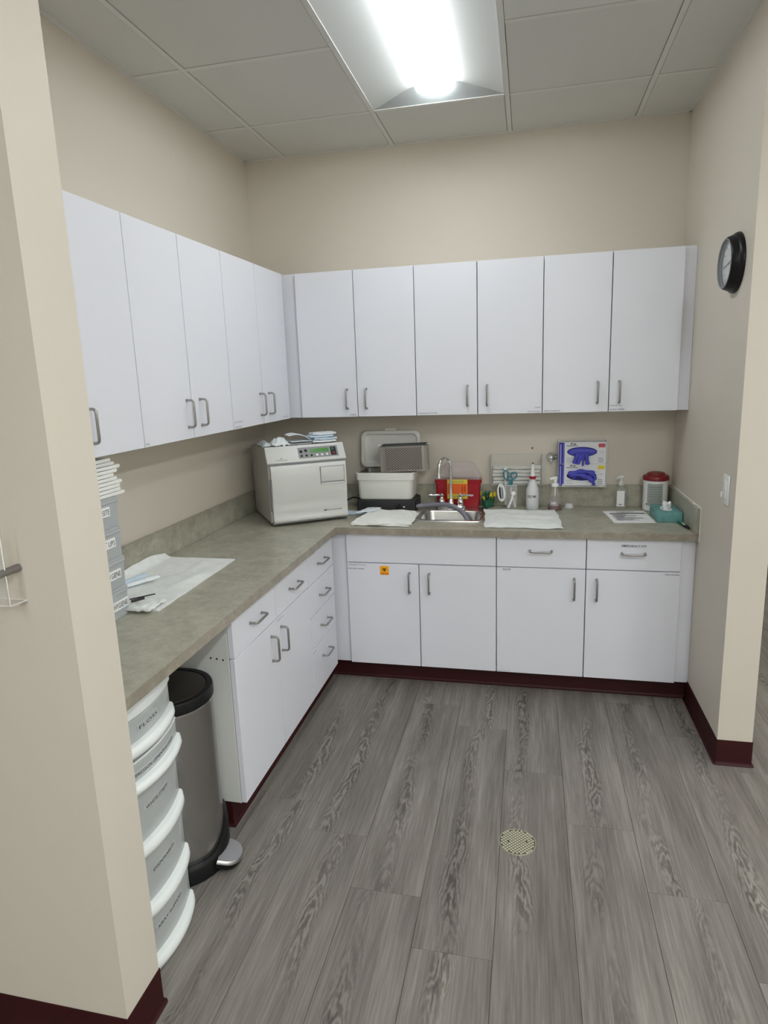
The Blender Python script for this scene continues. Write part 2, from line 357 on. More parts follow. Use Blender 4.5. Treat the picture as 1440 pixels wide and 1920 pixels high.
# ------------------------------------------------------------------ ceiling of lay-in tiles
ce = struct(obj('ceiling', box(BM(), -3.1, 4.7, -6.7, 1.7, H + 0.10, H + 0.16), 'gap', smooth=False))
gx = [GX0 + G * i for i in range(-6, 9)]; gy = [GY0 - G * j for j in range(-4, 11)]
FIX = [(1, 0), (3, 4), (5, 4), (3, 8), (5, 8), (5, 0), (0, 7)]     # (column, row) of the first tile of each 2x4 troffer, row counted towards the camera
def col_edges(i): return GX0 + G * (i - 1) if False else GX0 + G * i
fixcells = {(c, r + k) for c, r in FIX for k in (0, 1)}
VENT = (2, 1)
zones = [(0.0, W, YP + TP, 0.0), (-3.0, 4.6, -6.6, YP), (XP, 4.6, YP, YR), (W + TR, 4.6, YR, 1.62), (0.0, XP, YP + TP, YP + TP)]
tile_n = 0
def in_zone(x, y): return any(a - 1e-4 < x < b + 1e-4 and c - 1e-4 < y < d + 1e-4 for a, b, c, d in zones)
for i in range(-6, 9):
    for j in range(-4, 11):     # cell (i,j): x from GX0+G*(i-1)... ; row j: y from GY0-G*j down to GY0-G*(j+1)
        if (i, j) in fixcells or (i, j) == VENT: continue
        x0, x1 = GX0 + G * i, GX0 + G * (i + 1); y1, y0 = GY0 - G * j, GY0 - G * (j + 1)
        cx0, cx1, cy0, cy1 = x0, x1, y0, y1
        if cx0 < -3.0 or cx1 > 4.7: cx0, cx1 = max(cx0, -3.0), min(cx1, 4.6)
        if cy1 > 1.62: cy1 = 1.62
        cy0 = max(cy0, -6.6)
        # border tiles of the alcove
        if (y0 + y1) / 2 > YP + 0.1:
            if x0 < 0 < x1: cx0 = 0.0
            if x0 < W < x1 and y0 >= YR - 0.3: cx1 = W
            if x0 < 0 and x1 <= 0: continue
        if y0 < 0 < y1 and cx1 <= W + TR: cy1 = 0.0
        if cx1 - cx0 < 0.02 or cy1 - cy0 < 0.02: continue
        if not in_zone((cx0 + cx1) / 2, (cy0 + cy1) / 2): continue
        part('ceiling_tile', 'tile', ce, cx0 + (0.0125 if cx0 == x0 else 0.002), cx1 - (0.0125 if cx1 == x1 else 0.002), cy0 + (0.0125 if cy0 == y0 else 0.002), cy1 - (0.0125 if cy1 == y1 else 0.002), H, H + 0.016, bev=0.002, seg=1)
# the right border row next to wall_right
part('ceiling_tile', 'tile', ce, W + TR, GX0 + G * 4, GY0 + 0.006, 1.6, H - 0.001, H + 0.016)
for i in range(-6, 9):
    x = GX0 + G * i
    y0, y1 = -6.6, (0.0 if 0 < x < W else (1.62 if x > W + TR else YP))
    if -3.0 < x < 4.6: part('ceiling_tee', 'tee', ce, x - 0.0105, x + 0.0105, y0, y1, H - 0.002, H + 0.03)
for j in range(-4, 11):
    y = GY0 - G * j
    if not -6.6 < y < 1.62: continue
    for a, b in ([(W + TR, 4.6)] if y > YR else []) + ([(0.0, W)] if YR < y < 0 else []) + ([(0.0, 4.6)] if YP + TP < y <= YR else []) + ([(-3.0, 4.6)] if y < YP else []):
        for i in range(-7, 9):      # a cross tee for each column, none under a troffer
            xa, xb = max(a, GX0 + G * i + 0.012), min(b, GX0 + G * (i + 1) - 0.012)
            if xb - xa < 0.02 or ((i, j) in fixcells and (i, j - 1) in fixcells): continue
            part('ceiling_tee', 'tee', ce, xa, xb, y - 0.0105, y + 0.0105, H - 0.0018, H + 0.03)
part('wall_angle', 'tee', ce, 0.0, W, -0.014, 0.0, H - 0.004, H + 0.004)
part('wall_angle', 'tee', ce, 0.0, 0.014, YP + TP, 0.0, H - 0.004, H + 0.004)
part('wall_angle', 'tee', ce, W - 0.014, W, YR, 0.0, H - 0.004, H + 0.004)

# 2x4 troffers with a curved centre lens
def troffer(c, r, label, power=None):
    x0, x1 = GX0 + G * c + 0.012, GX0 + G * (c + 1) - 0.012; y1, y0 = GY0 - G * r - 0.012, GY0 - G * (r + 2) + 0.012
    xm = (x0 + x1) / 2; t = thing('ceiling_troffer', label, 'ceiling light', (xm, (y0 + y1) / 2, H), 'recessed troffers in the ceiling grid')
    d = 0.046; hw = 0.088; ye = 0.082
    for s, xa in ((-1, x0), (1, x1)):
        P = [(xa + (xm + s * hw - xa) * u, H + 0.002 + d * u) for u in [k / 8 for k in range(9)]]
        bm = BM(); loft(bm, [[(x, yy, z) for x, z in P] + [(x, yy, z + 0.004) for x, z in P[::-1]] for yy in (y0 + 0.004, y1 - 0.004)])
        obj('side_reflector', bm, 'troffer', t)
    for ya, yb in ((y1, y1 - ye), (y0, y0 + ye)):
        bm = BM(); vs = [bm.verts.new(p) for p in ((x0, ya, H + 0.001), (x1, ya, H + 0.001), (xm + hw, yb, H + d + 0.002), (xm - hw, yb, H + d + 0.002))]
        bm.faces.new(vs); bmesh.ops.solidify(bm, geom=bm.faces[:], thickness=0.003); obj('end_reflector', bm, 'troffer', t)
    bm = BM(); rings = []
    for yy in (y0 + ye * 0.9, y1 - ye * 0.9):
        rings.append([(xm + hw * math.cos(PI * k / 14), yy, H + d - 0.046 * math.sin(PI * k / 14)) for k in range(15)])
    loft(bm, rings); obj('lens', bm, power or 'lens', t)
    for yy, s in ((y0 + ye * 0.9, -1), (y1 - ye * 0.9, 1)):
        obj('lens_end_trim', tube(BM(), [(xm + (hw + 0.001) * math.cos(PI * k / 14), yy, H + d - 0.0475 * math.sin(PI * k / 14)) for k in range(15)], 0.0028, 8), 'troffer', t)
    part('housing', 'troffer', t, x0, x1, y0, y1, H + 0.070, H + 0.09)
    return t
troffer(1, 0, 'white recessed ceiling light with glowing curved lens above the counters')
for (c, r), lab in zip(FIX[1:], ('recessed ceiling light above the camera, right of the counter light', 'recessed ceiling light over the far right of the outer room', 'added unseen ceiling light for fill at the rear of the outer room', 'added unseen ceiling light for fill at the rear right of the outer room', 'recessed ceiling light over the side hall', 'added unseen ceiling light for fill at the rear left of the outer room')):
    troffer(c, r, lab, 'lensroom')  # unseen troffers; those at the rear are added as fill light
x0, x1 = GX0 + G * VENT[0] + 0.012, GX0 + G * (VENT[0] + 1) - 0.012; y1, y0 = GY0 - G * VENT[1] - 0.012, GY0 - G * (VENT[1] + 1) + 0.012
t = thing('air_diffuser', 'white square ceiling air diffuser beside the ceiling light', 'air vent', ((x0 + x1) / 2, (y0 + y1) / 2, H))
part('frame_panel', 'tee', t, x0, x1, y0, y1, H, H + 0.012)
bm = BM(); a = 0.075; loft(bm, [rrect(x0 + a, x1 - a, y0 + a, y1 - a, 0.012, H - 0.012), rrect(x0 + a, x1 - a, y0 + a, y1 - a, 0.012, H - 0.006), rrect(x0 + a + .03, x1 - a - .03, y0 + a + .03, y1 - a - .03, 0.012, H - 0.0005)]); obj('face_plate', bm, 'tee', t)

# ------------------------------------------------------------------ cabinets
# bar pull: 0.110 long along local z, projecting towards local -y
hp = []
L_, pj, rc = 0.0505, 0.030, 0.012
hp = [(0, 0, -L_), (0, -pj + rc, -L_)] + [(0, -pj + rc - rc * math.sin(a), -L_ + rc - rc * math.cos(a)) for a in (PI / 8, PI / 4, 3 * PI / 8)] + [(0, -pj, -L_ + rc), (0, -pj, L_ - rc)] + [(0, -pj + rc - rc * math.cos(a), L_ - rc + rc * math.sin(a)) for a in (PI / 8, PI / 4, 3 * PI / 8)] + [(0, -pj + rc, L_), (0, 0, L_)]
hb = BM(); tube(hb, hp, 0.0046, 10)
for z in (-L_, L_): loft(hb, [[(0.0062 * math.cos(2 * PI * k / 10), y, z + 0.0062 * math.sin(2 * PI * k / 10)) for k in range(10)] for y in (0.0, -0.003)])
bmesh.ops.recalc_face_normals(hb, faces=hb.faces)
handle_me = bpy.data.meshes.new('handle'); hb.to_mesh(handle_me); hb.free(); handle_me.materials.append(M['nickel'])
handle_me.polygons.foreach_set('use_smooth', [True] * len(handle_me.polygons)); handle_me.set_sharp_from_angle(angle=0.7)
def handle(parent, x, y, z, facing, horiz=False):
    X = Matrix.Translation((x, y, z))
    if facing == 'x': X = X @ Matrix.Rotation(PI / 2, 4, 'Z')
    if horiz: X = X @ Matrix.Rotation(PI / 2, 4, 'Y')
    return inst('handle', handle_me, parent, X)
GAP = 0.0021; DT = 0.019
def front_y(name, parent, x0, x1, z0, z1, yf): return part(name, 'lam', parent, x0 + GAP, x1 - GAP, yf, yf + DT, z0 + GAP, z1 - GAP, bev=0.0008, seg=1)
def front_x(name, parent, y0, y1, z0, z1, xf): return part(name, 'lam', parent, xf - DT, xf, y0 + GAP, y1 - GAP, z0 + GAP, z1 - GAP, bev=0.0008, seg=1)
HU = (1.407 + 1.518) / 2; HB = 0.5515; TS = 0.0075
def body_y(parent, x0, x1, z0, z1, yf, side='lamside'):
    part('body', side, parent, x0 + 0.0005, x1 - 0.0005, yf + DT + 0.004, -0.002, z0 + 0.001, z1)
    part('shadow_gap', 'gap', parent, x0 + 0.004, x1 - 0.004, yf + DT, yf + DT + 0.004, z0 + 0.004, z1 - 0.004)
def body_x(parent, y0, y1, z0, z1, xf, side='lamside'):
    part('body', side, parent, 0.002, xf - DT - 0.004, y0 + 0.0005, y1 - 0.0005, z0 + 0.001, z1)
    part('shadow_gap', 'gap', parent, xf - DT - 0.004, xf - DT, y0 + 0.004, y1 - 0.004, z0 + 0.004, z1 - 0.004)

# uppers on the back wall
ub = [0.352, 0.668, 0.984, 1.300, 1.620, 1.935, 2.251]
hux = [0.613, 0.718, 1.249, 1.348, 1.882, 1.983]
ulab = ['white two-door wall cabinet above the ultrasonic cleaner, next to the corner', 'white two-door wall cabinet above the sink and faucet', 'white two-door wall cabinet nearest the clock']
utx = {0: [('HYGIENE', 0.657, 1.374, .035, 'RIGHT')], 2: [('STERILIZATION POUCHES', 0.991, 1.374, .101, 'LEFT')], 3: [('GAUZE', 1.611, 1.391, .026, 'RIGHT'), ('COTTON ROLLS', 1.611, 1.372, .062, 'RIGHT')],
       4: [('SUPPLY OVERFLOW', 1.629, 1.373, .080, 'LEFT')], 5: [('COTTON TIPS', 1.941, 1.392, .054, 'LEFT'), ('PATIENT SAMPLES', 1.941, 1.373, .069, 'LEFT')]}
for c in range(3):
    x0, xm, x1 = ub[2 * c], ub[2 * c + 1], ub[2 * c + 2]
    t = thing('wall_cabinet', ulab[c], 'cabinet', ((x0 + x1) / 2, -DU / 2, U0), 'wall cabinets')
    body_y(t, x0, x1, U0, U1, -DU)
    for k, (a, b) in enumerate(((x0, xm), (xm, x1))):
        d = front_y('door', t, a, b, U0, U1, -DU); i = 2 * c + k
        handle(d, hux[i], -DU, HU, 'y')
        for s, x, z, wd, al in utx.get(i, []): text(s, 0.0058, FY(x, -DU, z + 0.002), 'ink', d, width=wd, align=al)
    if c == 0: part('filler', 'lam', t, 0.270, x0 - 0.0005, -DU + 0.020, -DU + 0.040, U0 + 0.002, U1)
    if c == 2: part('filler', 'lam', t, x1 + 0.0005, W - 0.001, -DU + 0.020, -DU + 0.040, U0 + 0.002, U1)
# uppers on the left wall
ul = [-2.360, -2.020, -1.682, -1.347, -1.006, -0.664, -0.312]
huy = [-2.06, -1.953, -1.386, -1.284, -0.699, -0.592]
llab = ['white two-door wall cabinet half hidden behind the left wall end', 'white two-door wall cabinet in the middle of the left run', 'white two-door wall cabinet of the left run, next to the corner']
ultx = {2: [('PPE', -1.676, 1.372, .022, 'LEFT')], 4: [('ANESTHETIC', -0.994, 1.393, .083, 'LEFT'), ('NEEDLES', -0.994, 1.371, .068, 'LEFT')], 5: [('ETCH', -0.338, 1.377, .075, 'RIGHT')]}
for c in range(3):
    y0, ym, y1 = ul[2 * c], ul[2 * c + 1], ul[2 * c + 2]
    t = thing('wall_cabinet', llab[c], 'cabinet', (DU / 2, (y0 + y1) / 2, U0), 'wall cabinets')
    body_x(t, y0, y1, U0, U1, DU)
    for k, (a, b) in enumerate(((y0, ym), (ym, y1))):
        d = front_x('door', t, a, b, U0, U1, DU); i = 2 * c + k
        handle(d, DU, huy[i], HU, 'x')
        for s, y, z, wd, al in ultx.get(i, []): text(s, 0.0065, FX(DU, y, z + 0.002), 'greyink', d, width=wd, align=al)
# base cabinets on the back wall
t = thing('sink_cabinet', 'white two-door sink cabinet with an orange biohazard sticker', 'cabinet', (1.03, -0.30, 0), 'base cabinets')
part('body', 'lamside', t, 0.6534, 1.408, -DF + DT + 0.004, -0.14, ZB + 0.001, 0.70)
part('body_rail', 'lamside', t, 0.6534, 1.408, -DF + DT + 0.004, -0.46, 0.70, HC - CT - 0.001)
part('shadow_gap', 'gap', t, 0.6574, 1.404, -DF + DT, -DF + DT + 0.004, ZB + 0.004, HC - CT - 0.001)
part('toe_kick', 'gap', t, 0.6534, 1.408, -0.520, -0.16, 0.0, ZB)
front_y('false_drawer_front', t, 0.6534, 1.4084, ZS, ZT, -DF)
d1 = front_y('door', t, 0.6534, 1.0263, ZB, ZS, -DF); d2 = front_y('door', t, 1.0263, 1.4084, ZB, ZS, -DF)
handle(d1, 0.978, -DF, HB, 'y'); handle(d2, 1.078, -DF, HB, 'y')
text('ULTRASONIC SOLUTION', 0.0065, FY(0.661, -DF, 0.635), 'ink', d1, width=.093); text('INSTRUMENT CLEANER', 0.0065, FY(0.660, -DF, 0.614), 'ink', d1, width=.084)
quad('biohazard_sticker', 'bioorange', d1, FY(0.8265, -DF, 0.5885), 0, 0.046, 0, 0.047)
quad('sticker_band', 'orange', d1, FY(0.8265, -DF - 0.0007, 0.5955), 0, 0.046, 0, 0.003)
bm = BM()
for k in range(3):
    a = PI / 2 + k * 2 * PI / 3; c = Vector((math.cos(a), math.sin(a))) * 0.0066
    out = []; inn = []
    for j in range(15):
        th = a + math.radians(25) + math.radians(310) * j / 14
        out.append((c.x + 0.0078 * math.cos(th), c.y + 0.0078 * math.sin(th))); ci = c + Vector((math.cos(a), math.sin(a))) * 0.0020
        inn.append((ci.x + 0.0056 * math.cos(th), ci.y + 0.0056 * math.sin(th)))
    for j in range(14):
        bm.faces.new([bm.verts.new((p[0], p[1], 0)) for p in (out[j], out[j + 1], inn[j + 1], inn[j])])
for j in range(16):
    a0, a1 = 2 * PI * j / 16, 2 * PI * (j + 1) / 16
    bm.faces.new([bm.verts.new((r * math.cos(a), r * math.sin(a), 0)) for r, a in ((0.0062, a0), (0.0062, a1), (0.0045, a1), (0.0045, a0))])
obj('biohazard_symbol', bm, 'ink', d1, FY(0.8495, -DF - 0.0010, 0.6165), smooth=False)
text('BIOHAZARD', 0.0035, FY(0.8325, -DF - 0.0008, 0.5910), 'ink', d1, width=.034)
part('filler', 'lam', t, 0.560, 0.6529, -DF + 0.018, -DF + 0.030, ZB, HC - CT - 0.001)

t = thing('base_cabinet', 'white base cabinet with two drawers over two doors beside the right wall', 'cabinet', (1.825, -0.30, 0), 'base cabinets')
body_y(t, 1.4089, 2.2415, ZB, HC - CT - 0.001, -DF)
part('toe_kick', 'gap', t, 1.409, 2.303, -0.520, -0.02, 0.0, ZB)
dr1 = front_y('drawer', t, 1.4084, 1.8257, ZS, ZT, -DF); dr2 = front_y('drawer', t, 1.8257, 2.2415, ZS, ZT, -DF)
handle(dr1, 1.617, -DF, 0.735, 'y', True); handle(dr2, 2.0335, -DF, 0.734, 'y', True)
d1 = front_y('door', t, 1.4084, 1.8257, ZB, ZS, -DF); d2 = front_y('door', t, 1.8257, 2.2415, ZB, ZS, -DF)
handle(d1, 1.774, -DF, HB, 'y'); handle(d2, 1.8755, -DF, HB, 'y')
text('EMERGENCY KIT', 0.0105, FY(1.981, -DF, 0.764), 'ink', dr2, width=.108, bold=0.012); text('IMPRESSION TRAYS', 0.0055, FY(1.430, -DF, 0.788), 'ink', dr1, width=.077)
text('ISOLITE', 0.0105, FY(1.440, -DF, 0.6335), 'ink', d1, width=.037, bold=0.008); text('DENTURE KIT', 0.005, FY(1.412, -DF, 0.106), 'greyink', d1, width=.066)
text('ORAL SURGERY', 0.0065, FY(2.238, -DF, 0.634), 'ink', d2, width=.064, align='RIGHT')
part('filler', 'lam', t, 2.2420, W - 0.001, -DF + 0.018, -DF + 0.030, ZB, HC - CT - 0.001)

# base cabinets on the left wall
yA0, yA1, yB0, yB1 = -1.7502, -1.3720, -0.9900, -0.6125
t = thing('base_cabinet', 'white base cabinet with open grey-white side panel beside the trash can', 'cabinet', (0.29, -1.37, 0), 'base cabinets')
body_x(t, yA0, yB0, ZB, HC - CT - 0.001, DF, 'cabend')
part('edge_band', 'lamside', t, DF - DT - 0.0045, DF - DT - 0.002, yA0 - 0.0004, yA0 + 0.016, ZB, HC - CT - 0.001)
part('toe_kick', 'gap', t, 0.02, 0.521, yA0 + 0.012, yB0, 0.0, ZB)
dr1 = front_x('drawer', t, yA0, yA1, ZS, ZT, DF); dr2 = front_x('drawer', t, yA1, yB0, ZS, ZT, DF)
d1 = front_x('door', t, yA0, yA1, ZB, ZS, DF); d2 = front_x('door', t, yA1, yB0, ZB, ZS, DF)
handle(dr1, DF, -1.560, 0.728, 'x', True); handle(dr2, DF, -1.170, 0.722, 'x', True); handle(d1, DF, -1.437, HB, 'x'); handle(d2, DF, -1.335, HB, 'x')
text('BURS', 0.007, FX(DF, -1.745, 0.784), 'greyink', dr1, width=.036); text('COMPOSITES', 0.0055, FX(DF, -1.357, 0.786), 'greyink', dr2, width=.058)
text('TEMPORARY', 0.0055, FX(DF, -1.366, 0.634), 'greyink', d2, width=.065)
for sx, sz in ((0.500, 0.652), (0.522, 0.650), (0.545, 0.647), (0.470, 0.112), (0.492, 0.111)):
    obj('screw_hole', lathe(BM(), [(0.0035, 0), (0.0035, 0.0008)], 0, 0, 10), 'ink', t, frame((sx, yA0 + 0.0005, sz), (1, 0, 0), (0, 0, 1)))
t = thing('drawer_cabinet', 'white base cabinet of four stacked drawers in the inner corner', 'cabinet', (0.29, -0.80, 0), 'base cabinets')
body_x(t, yB0 + 0.0005, yB1, ZB, HC - CT - 0.001, DF)
part('toe_kick', 'gap', t, 0.02, 0.521, yB0, -0.53, 0.0, ZB)
zz = [ZT, 0.645, 0.492, 0.335, ZB]
for k in range(4):
    d = front_x('drawer', t, yB0, yB1, zz[k + 1], zz[k], DF); handle(d, DF, -0.798, (0.720, 0.564, 0.412, 0.254)[k], 'x', True)
    if k == 0: text('FLUORIDE TRAYS', 0.0055, FX(DF, -0.962, 0.780), 'greyink', d, width=.085)
    if k == 3: text('MISC', 0.0055, FX(DF, -0.980, 0.318), 'greyink', d, width=.05)

# ------------------------------------------------------------------ countertop with sink cut-out
SX0, SX1, SY0, SY1 = 0.985, 1.342, -0.448, -0.098      # sink rim
t = thing('countertop', 'L-shaped grey-green stone-look countertop with low backsplash', 'countertop', (0.6, -0.6, HC - CT))
xs = [0.0, DC, SX0 + 0.012, SX1 - 0.012, W]; ys = [YP + TP, -DC, SY0 + 0.012, SY1 - 0.012, 0.0]
fill = {(i, j) for i in range(4) for j in range(4) if (i == 0 or j >= 1) and not (i == 2 and j == 2)}
bm = BM(); V = {}
def gv(i, j, z):
    if (i, j, z) not in V: V[(i, j, z)] = bm.verts.new((xs[i], ys[j], z))
    return V[(i, j, z)]
za, zb_ = HC - CT, HC
for (i, j) in fill:
    bm.faces.new([gv(i, j, zb_), gv(i + 1, j, zb_), gv(i + 1, j + 1, zb_), gv(i, j + 1, zb_)]); bm.faces.new([gv(i, j + 1, za), gv(i + 1, j + 1, za), gv(i + 1, j, za), gv(i, j, za)])
    for (di, dj, a, b) in ((-1, 0, (i, j), (i, j + 1)), (1, 0, (i + 1, j), (i + 1, j + 1)), (0, -1, (i, j), (i + 1, j)), (0, 1, (i, j + 1), (i + 1, j + 1))):
        if (i + di, j + dj) not in fill: bm.faces.new([gv(*a, za), gv(*b, za), gv(*b, zb_), gv(*a, zb_)])
obj('worktop', bm, 'counter', t, smooth=False)
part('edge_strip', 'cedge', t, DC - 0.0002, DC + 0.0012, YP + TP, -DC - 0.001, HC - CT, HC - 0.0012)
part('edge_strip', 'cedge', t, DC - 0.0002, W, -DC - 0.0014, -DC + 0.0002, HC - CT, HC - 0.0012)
part('backsplash', 'counter', t, 0.0, W, -0.020, -0.0002, HC, 0.955, bev=0.0015, seg=1)
part('backsplash', 'counter', t, 0.0002, 0.020, YP + TP, -0.0205, HC, 0.957, bev=0.0015, seg=1)
part('backsplash', 'counter', t, W - 0.020, W - 0.0002, -DC - 0.004, -0.0205, HC, 0.955, bev=0.0015, seg=1)
bm = BM(); tube(bm, smoothpath([(W - 0.002, -0.03, 0.955), (W - 0.003, -0.35, 0.956), (W - 0.002, -0.55, 0.9555), (W - 0.001, -0.612, 0.952), (W - 0.001, -0.6165, 0.93), (W - 0.001, -0.6165, HC - CT)], 5), 0.0035, 8); obj('caulk_bead', bm, 'caulk', t)
bm = BM()
for yy in (-0.535, -0.515, -0.50): bmesh.ops.create_icosphere(bm, subdivisions=1, radius=0.006, matrix=Matrix.Translation((W - 0.008, yy, 0.957)) @ Matrix.Diagonal((1, 1.3, 0.7, 1)))
obj('caulk_blob', bm, 'caulk', t)

# sink
t = thing('bar_sink', 'small square stainless steel drop-in sink', 'sink', ((SX0 + SX1) / 2, (SY0 + SY1) / 2, HC))
bx0, bx1, by0, by1 = SX0 + 0.026, SX1 - 0.026, SY0 + 0.030, SY1 - 0.098; zt = HC + 0.0045; N_ = 6
rr = [rrect(SX0, SX1, SY0, SY1, 0.03, HC + 0.0002, N_), rrect(SX0 + 0.003, SX1 - 0.003, SY0 + 0.003, SY1 - 0.003, 0.03, zt, N_), rrect(bx0 - 0.008, bx1 + 0.008, by0 - 0.008, by1 + 0.008, 0.048, zt, N_),
      rrect(bx0 - 0.002, bx1 + 0.002, by0 - 0.002, by1 + 0.002, 0.045, zt - 0.002, N_), rrect(bx0, bx1, by0, by1, 0.044, zt - 0.008, N_), rrect(bx0 + 0.006, bx1 - 0.006, by0 + 0.006, by1 - 0.006, 0.042, HC - 0.10, N_),
      rrect(bx0 + 0.018, bx1 - 0.018, by0 + 0.018, by1 - 0.018, 0.035, HC - 0.128, N_), rrect(bx0 + 0.05, bx1 - 0.05, by0 + 0.05, by1 - 0.05, 0.02, HC - 0.134, N_)]
bm = BM(); loft(bm, rr, False, True); obj('basin', bm, 'sinksteel', t, ang=50)
obj('drain_flange', lathe(BM(), [(0.028, 0), (0.030, 0.0015), (0.022, 0.003), (0.016, 0.001)], (bx0 + bx1) / 2, (by0 + by1) / 2, 20, HC - 0.134), 'chrome', t)

# faucet
fx, fy = 1.140, -0.146
t = thing('gooseneck_faucet', 'chrome gooseneck faucet with two lever handles behind the sink', 'faucet', (fx, fy, zt))
obj('base_plate', loft(BM(), [rrect(fx - 0.082, fx + 0.082, fy - 0.024, fy + 0.024, 0.022, zt), rrect(fx - 0.082, fx + 0.082, fy - 0.024, fy + 0.024, 0.022, zt + 0.012), rrect(fx - 0.076, fx + 0.076, fy - 0.019, fy + 0.019, 0.018, zt + 0.018)]), 'chrome', t)
dx, dy = -0.50, -0.866; R_ = 0.052; zc = 1.078
gp = [(fx, fy, zt + 0.015), (fx, fy, 0.92), (fx, fy, 1.00)] + [(fx + dx * R_ * (1 - math.cos(a)), fy + dy * R_ * (1 - math.cos(a)), zc + R_ * math.sin(a)) for a in [PI * k / 12 for k in range(13)]] + [(fx + dx * 2 * R_ * 1.03, fy + dy * 2 * R_ * 1.03, zc - 0.03)]
obj('spout', tube(BM(), gp, 0.0085, 12), 'chrome', t)
obj('spout_collar', lathe(BM(), [(0.021, 0), (0.021, 0.006), (0.015, 0.022), (0.0105, 0.040)], fx, fy, 18, zt + 0.016), 'chrome', t)
ex, ey = fx + dx * 2 * R_ * 1.03, fy + dy * 2 * R_ * 1.03
obj('aerator', lathe(BM(), [(0.0125, 0), (0.0130, 0.004), (0.0105, 0.014), (0.0088, 0.030)], ex, ey, 16, zc - 0.052), 'chrome', t)
for s in (-1, 1):
    hx = fx + s * 0.052
    hv = obj('valve', lathe(BM(), [(0.020, 0), (0.021, 0.004), (0.016, 0.012), (0.019, 0.022), (0.016, 0.034), (0.009, 0.046), (0.0075, 0.052), (0.0115, 0.058), (0.0115, 0.066), (0.004, 0.074)], hx, fy, 18, zt + 0.014), 'chrome', t)
    obj('lever', tube(BM(), [(hx, fy, zt + 0.076), (hx + s * 0.02, fy - 0.003, zt + 0.077), (hx + s * 0.045, fy - 0.006, zt + 0.077), (hx + s * 0.056, fy - 0.007, zt + 0.077), (hx + s * 0.070, fy - 0.009, zt + 0.077)], [0.0075, 0.0055, 0.0050, 0.0075, 0.0060], 10), 'chrome', hv)

# ------------------------------------------------------------------ autoclave (turned in the corner)
AO = Vector((0.278, -0.628, HC)); AR = math.radians(34.4)
AX = Matrix.Translation(AO) @ Matrix.Rotation(AR, 4, 'Z'); AW, AD, AH = 0.412, 0.430, 0.400
t = thing('autoclave', 'pale grey countertop autoclave with green display in the corner', 'autoclave', AO, None, AR)
sz_ = 0.318
bm = BM(); prism(bm, [(0.012, 0.016), (AD, 0.016), (AD, AH - 0.022), (AD - 0.02, AH - 0.010), (0.060, AH - 0.0005), (0.055, AH), (0.004, sz_), (0.012, sz_ - 0.01)], 'x', 0.0, AW)
bmesh.ops.bevel(bm, geom=[e for e in bm.edges if abs(e.verts[0].co.x - e.verts[1].co.x) < 1e-5 and e.calc_face_angle(0) > 1.2], offset=0.006, segments=2, affect='EDGES', profile=0.5)
obj('shell', bm, 'claveshade', t, AX)
for fx_ in (0.04, AW - 0.04):
    for fy_ in (0.05, AD - 0.05): obj('foot', lathe(BM(), [(0.016, 0), (0.018, 0.004), (0.018, 0.017)], fx_, fy_, 14), 'black', t, AX)
part('plinth', 'blackmat', t, 0.02, AW - 0.02, 0.03, AD - 0.02, 0.006, 0.017, X=AX)
# slanted control header
sl = math.hypot(0.052, AH - sz_); CF = AX @ frame((0.0, 0.002, sz_ + 0.004), (1, 0, 0), (0, 0.052, AH - sz_ - 0.004))
obj('control_header', box(BM(), -0.003, AW + 0.003, 0.0, sl, -0.020, 0.004, bev=0.003), 'clave', t, CF)
cp = obj('control_panel', box(BM(), 0.165, 0.378, 0.018, 0.080, 0.003, 0.0055, bev=0.001, seg=1), 'clavegrey', t, CF)
quad('display', 'lcd', cp, CF, 0.232, 0.328, 0.046, 0.068, th=0.0007, z=0.0055)
for k, x in enumerate((0.180, 0.206, 0.233, 0.262, 0.289, 0.316)):
    obj('button', lathe(BM(), [(0.0062, 0), (0.0055, 0.002)], x, 0.031, 12, 0.0055), 'white' if k > 2 else 'ink', cp, CF)
for x, y, m in ((0.206, 0.060, 'ink'), (0.180, 0.056, 'ink'), (0.350, 0.060, 'green'), (0.354, 0.037, 'redlid')):
    obj('button', lathe(BM(), [(0.0085, 0), (0.0075, 0.002)], x, y, 12, 0.0055), m, cp, CF)
quad('button_plate', 'ink', cp, CF, 0.338, 0.368, 0.024, 0.072, th=0.0003, z=0.0055)
text('midmark', 0.0085, CF @ Matrix.Translation((0.045, 0.012, 0.0045)), 'greyink', t, width=.058)
quad('logo_mark', 'greyink', t, CF, 0.066, 0.080, 0.024, 0.027, z=0.0042)
# curved door
prof = [(0.003, sz_ - 0.004), (-0.012, sz_ - 0.010), (-0.019, sz_ - 0.030), (-0.023, 0.255), (-0.025, 0.20), (-0.024, 0.16), (-0.020, 0.125), (-0.017, 0.105), (-0.0205, 0.090), (-0.019, 0.070), (-0.0185, 0.055), (-0.024, 0.040), (-0.027, 0.028), (-0.022, 0.020)]
bm = BM(); rings = []
nx_ = 12
for i in range(nx_ + 1):
    u = i / nx_; x = 0.010 + (AW - 0.016) * u; k = 1 - 0.35 * max(0, (abs(2 * u - 1) - 0.80) / 0.2) ** 2
    rings.append([(x, y * k, z) for y, z in prof] + [(x, 0.010, 0.020), (x, 0.010, sz_ - 0.004)])
loft(bm, rings); dd = obj('door', bm, 'clave', t, AX, ang=60)
part('seam', 'greyink', t, 0.002, AW - 0.002, -0.004, 0.010, sz_ - 0.0035, sz_ + 0.001, X=AX)
part('base_trim', 'clavegrey', t, 0.004, AW - 0.004, -0.012, 0.02, 0.012, 0.020, X=AX)
part('side_gap', 'greyink', t, 0.0035, 0.0100, -0.008, 0.010, 0.08, 0.24, X=AX)
DFm = AX @ FY(0, -0.0255, 0)
obj('latch_recess', box(BM(), 0.262, 0.392, 0.200, 0.292, -0.006, 0.0004), 'greyink', dd, DFm)
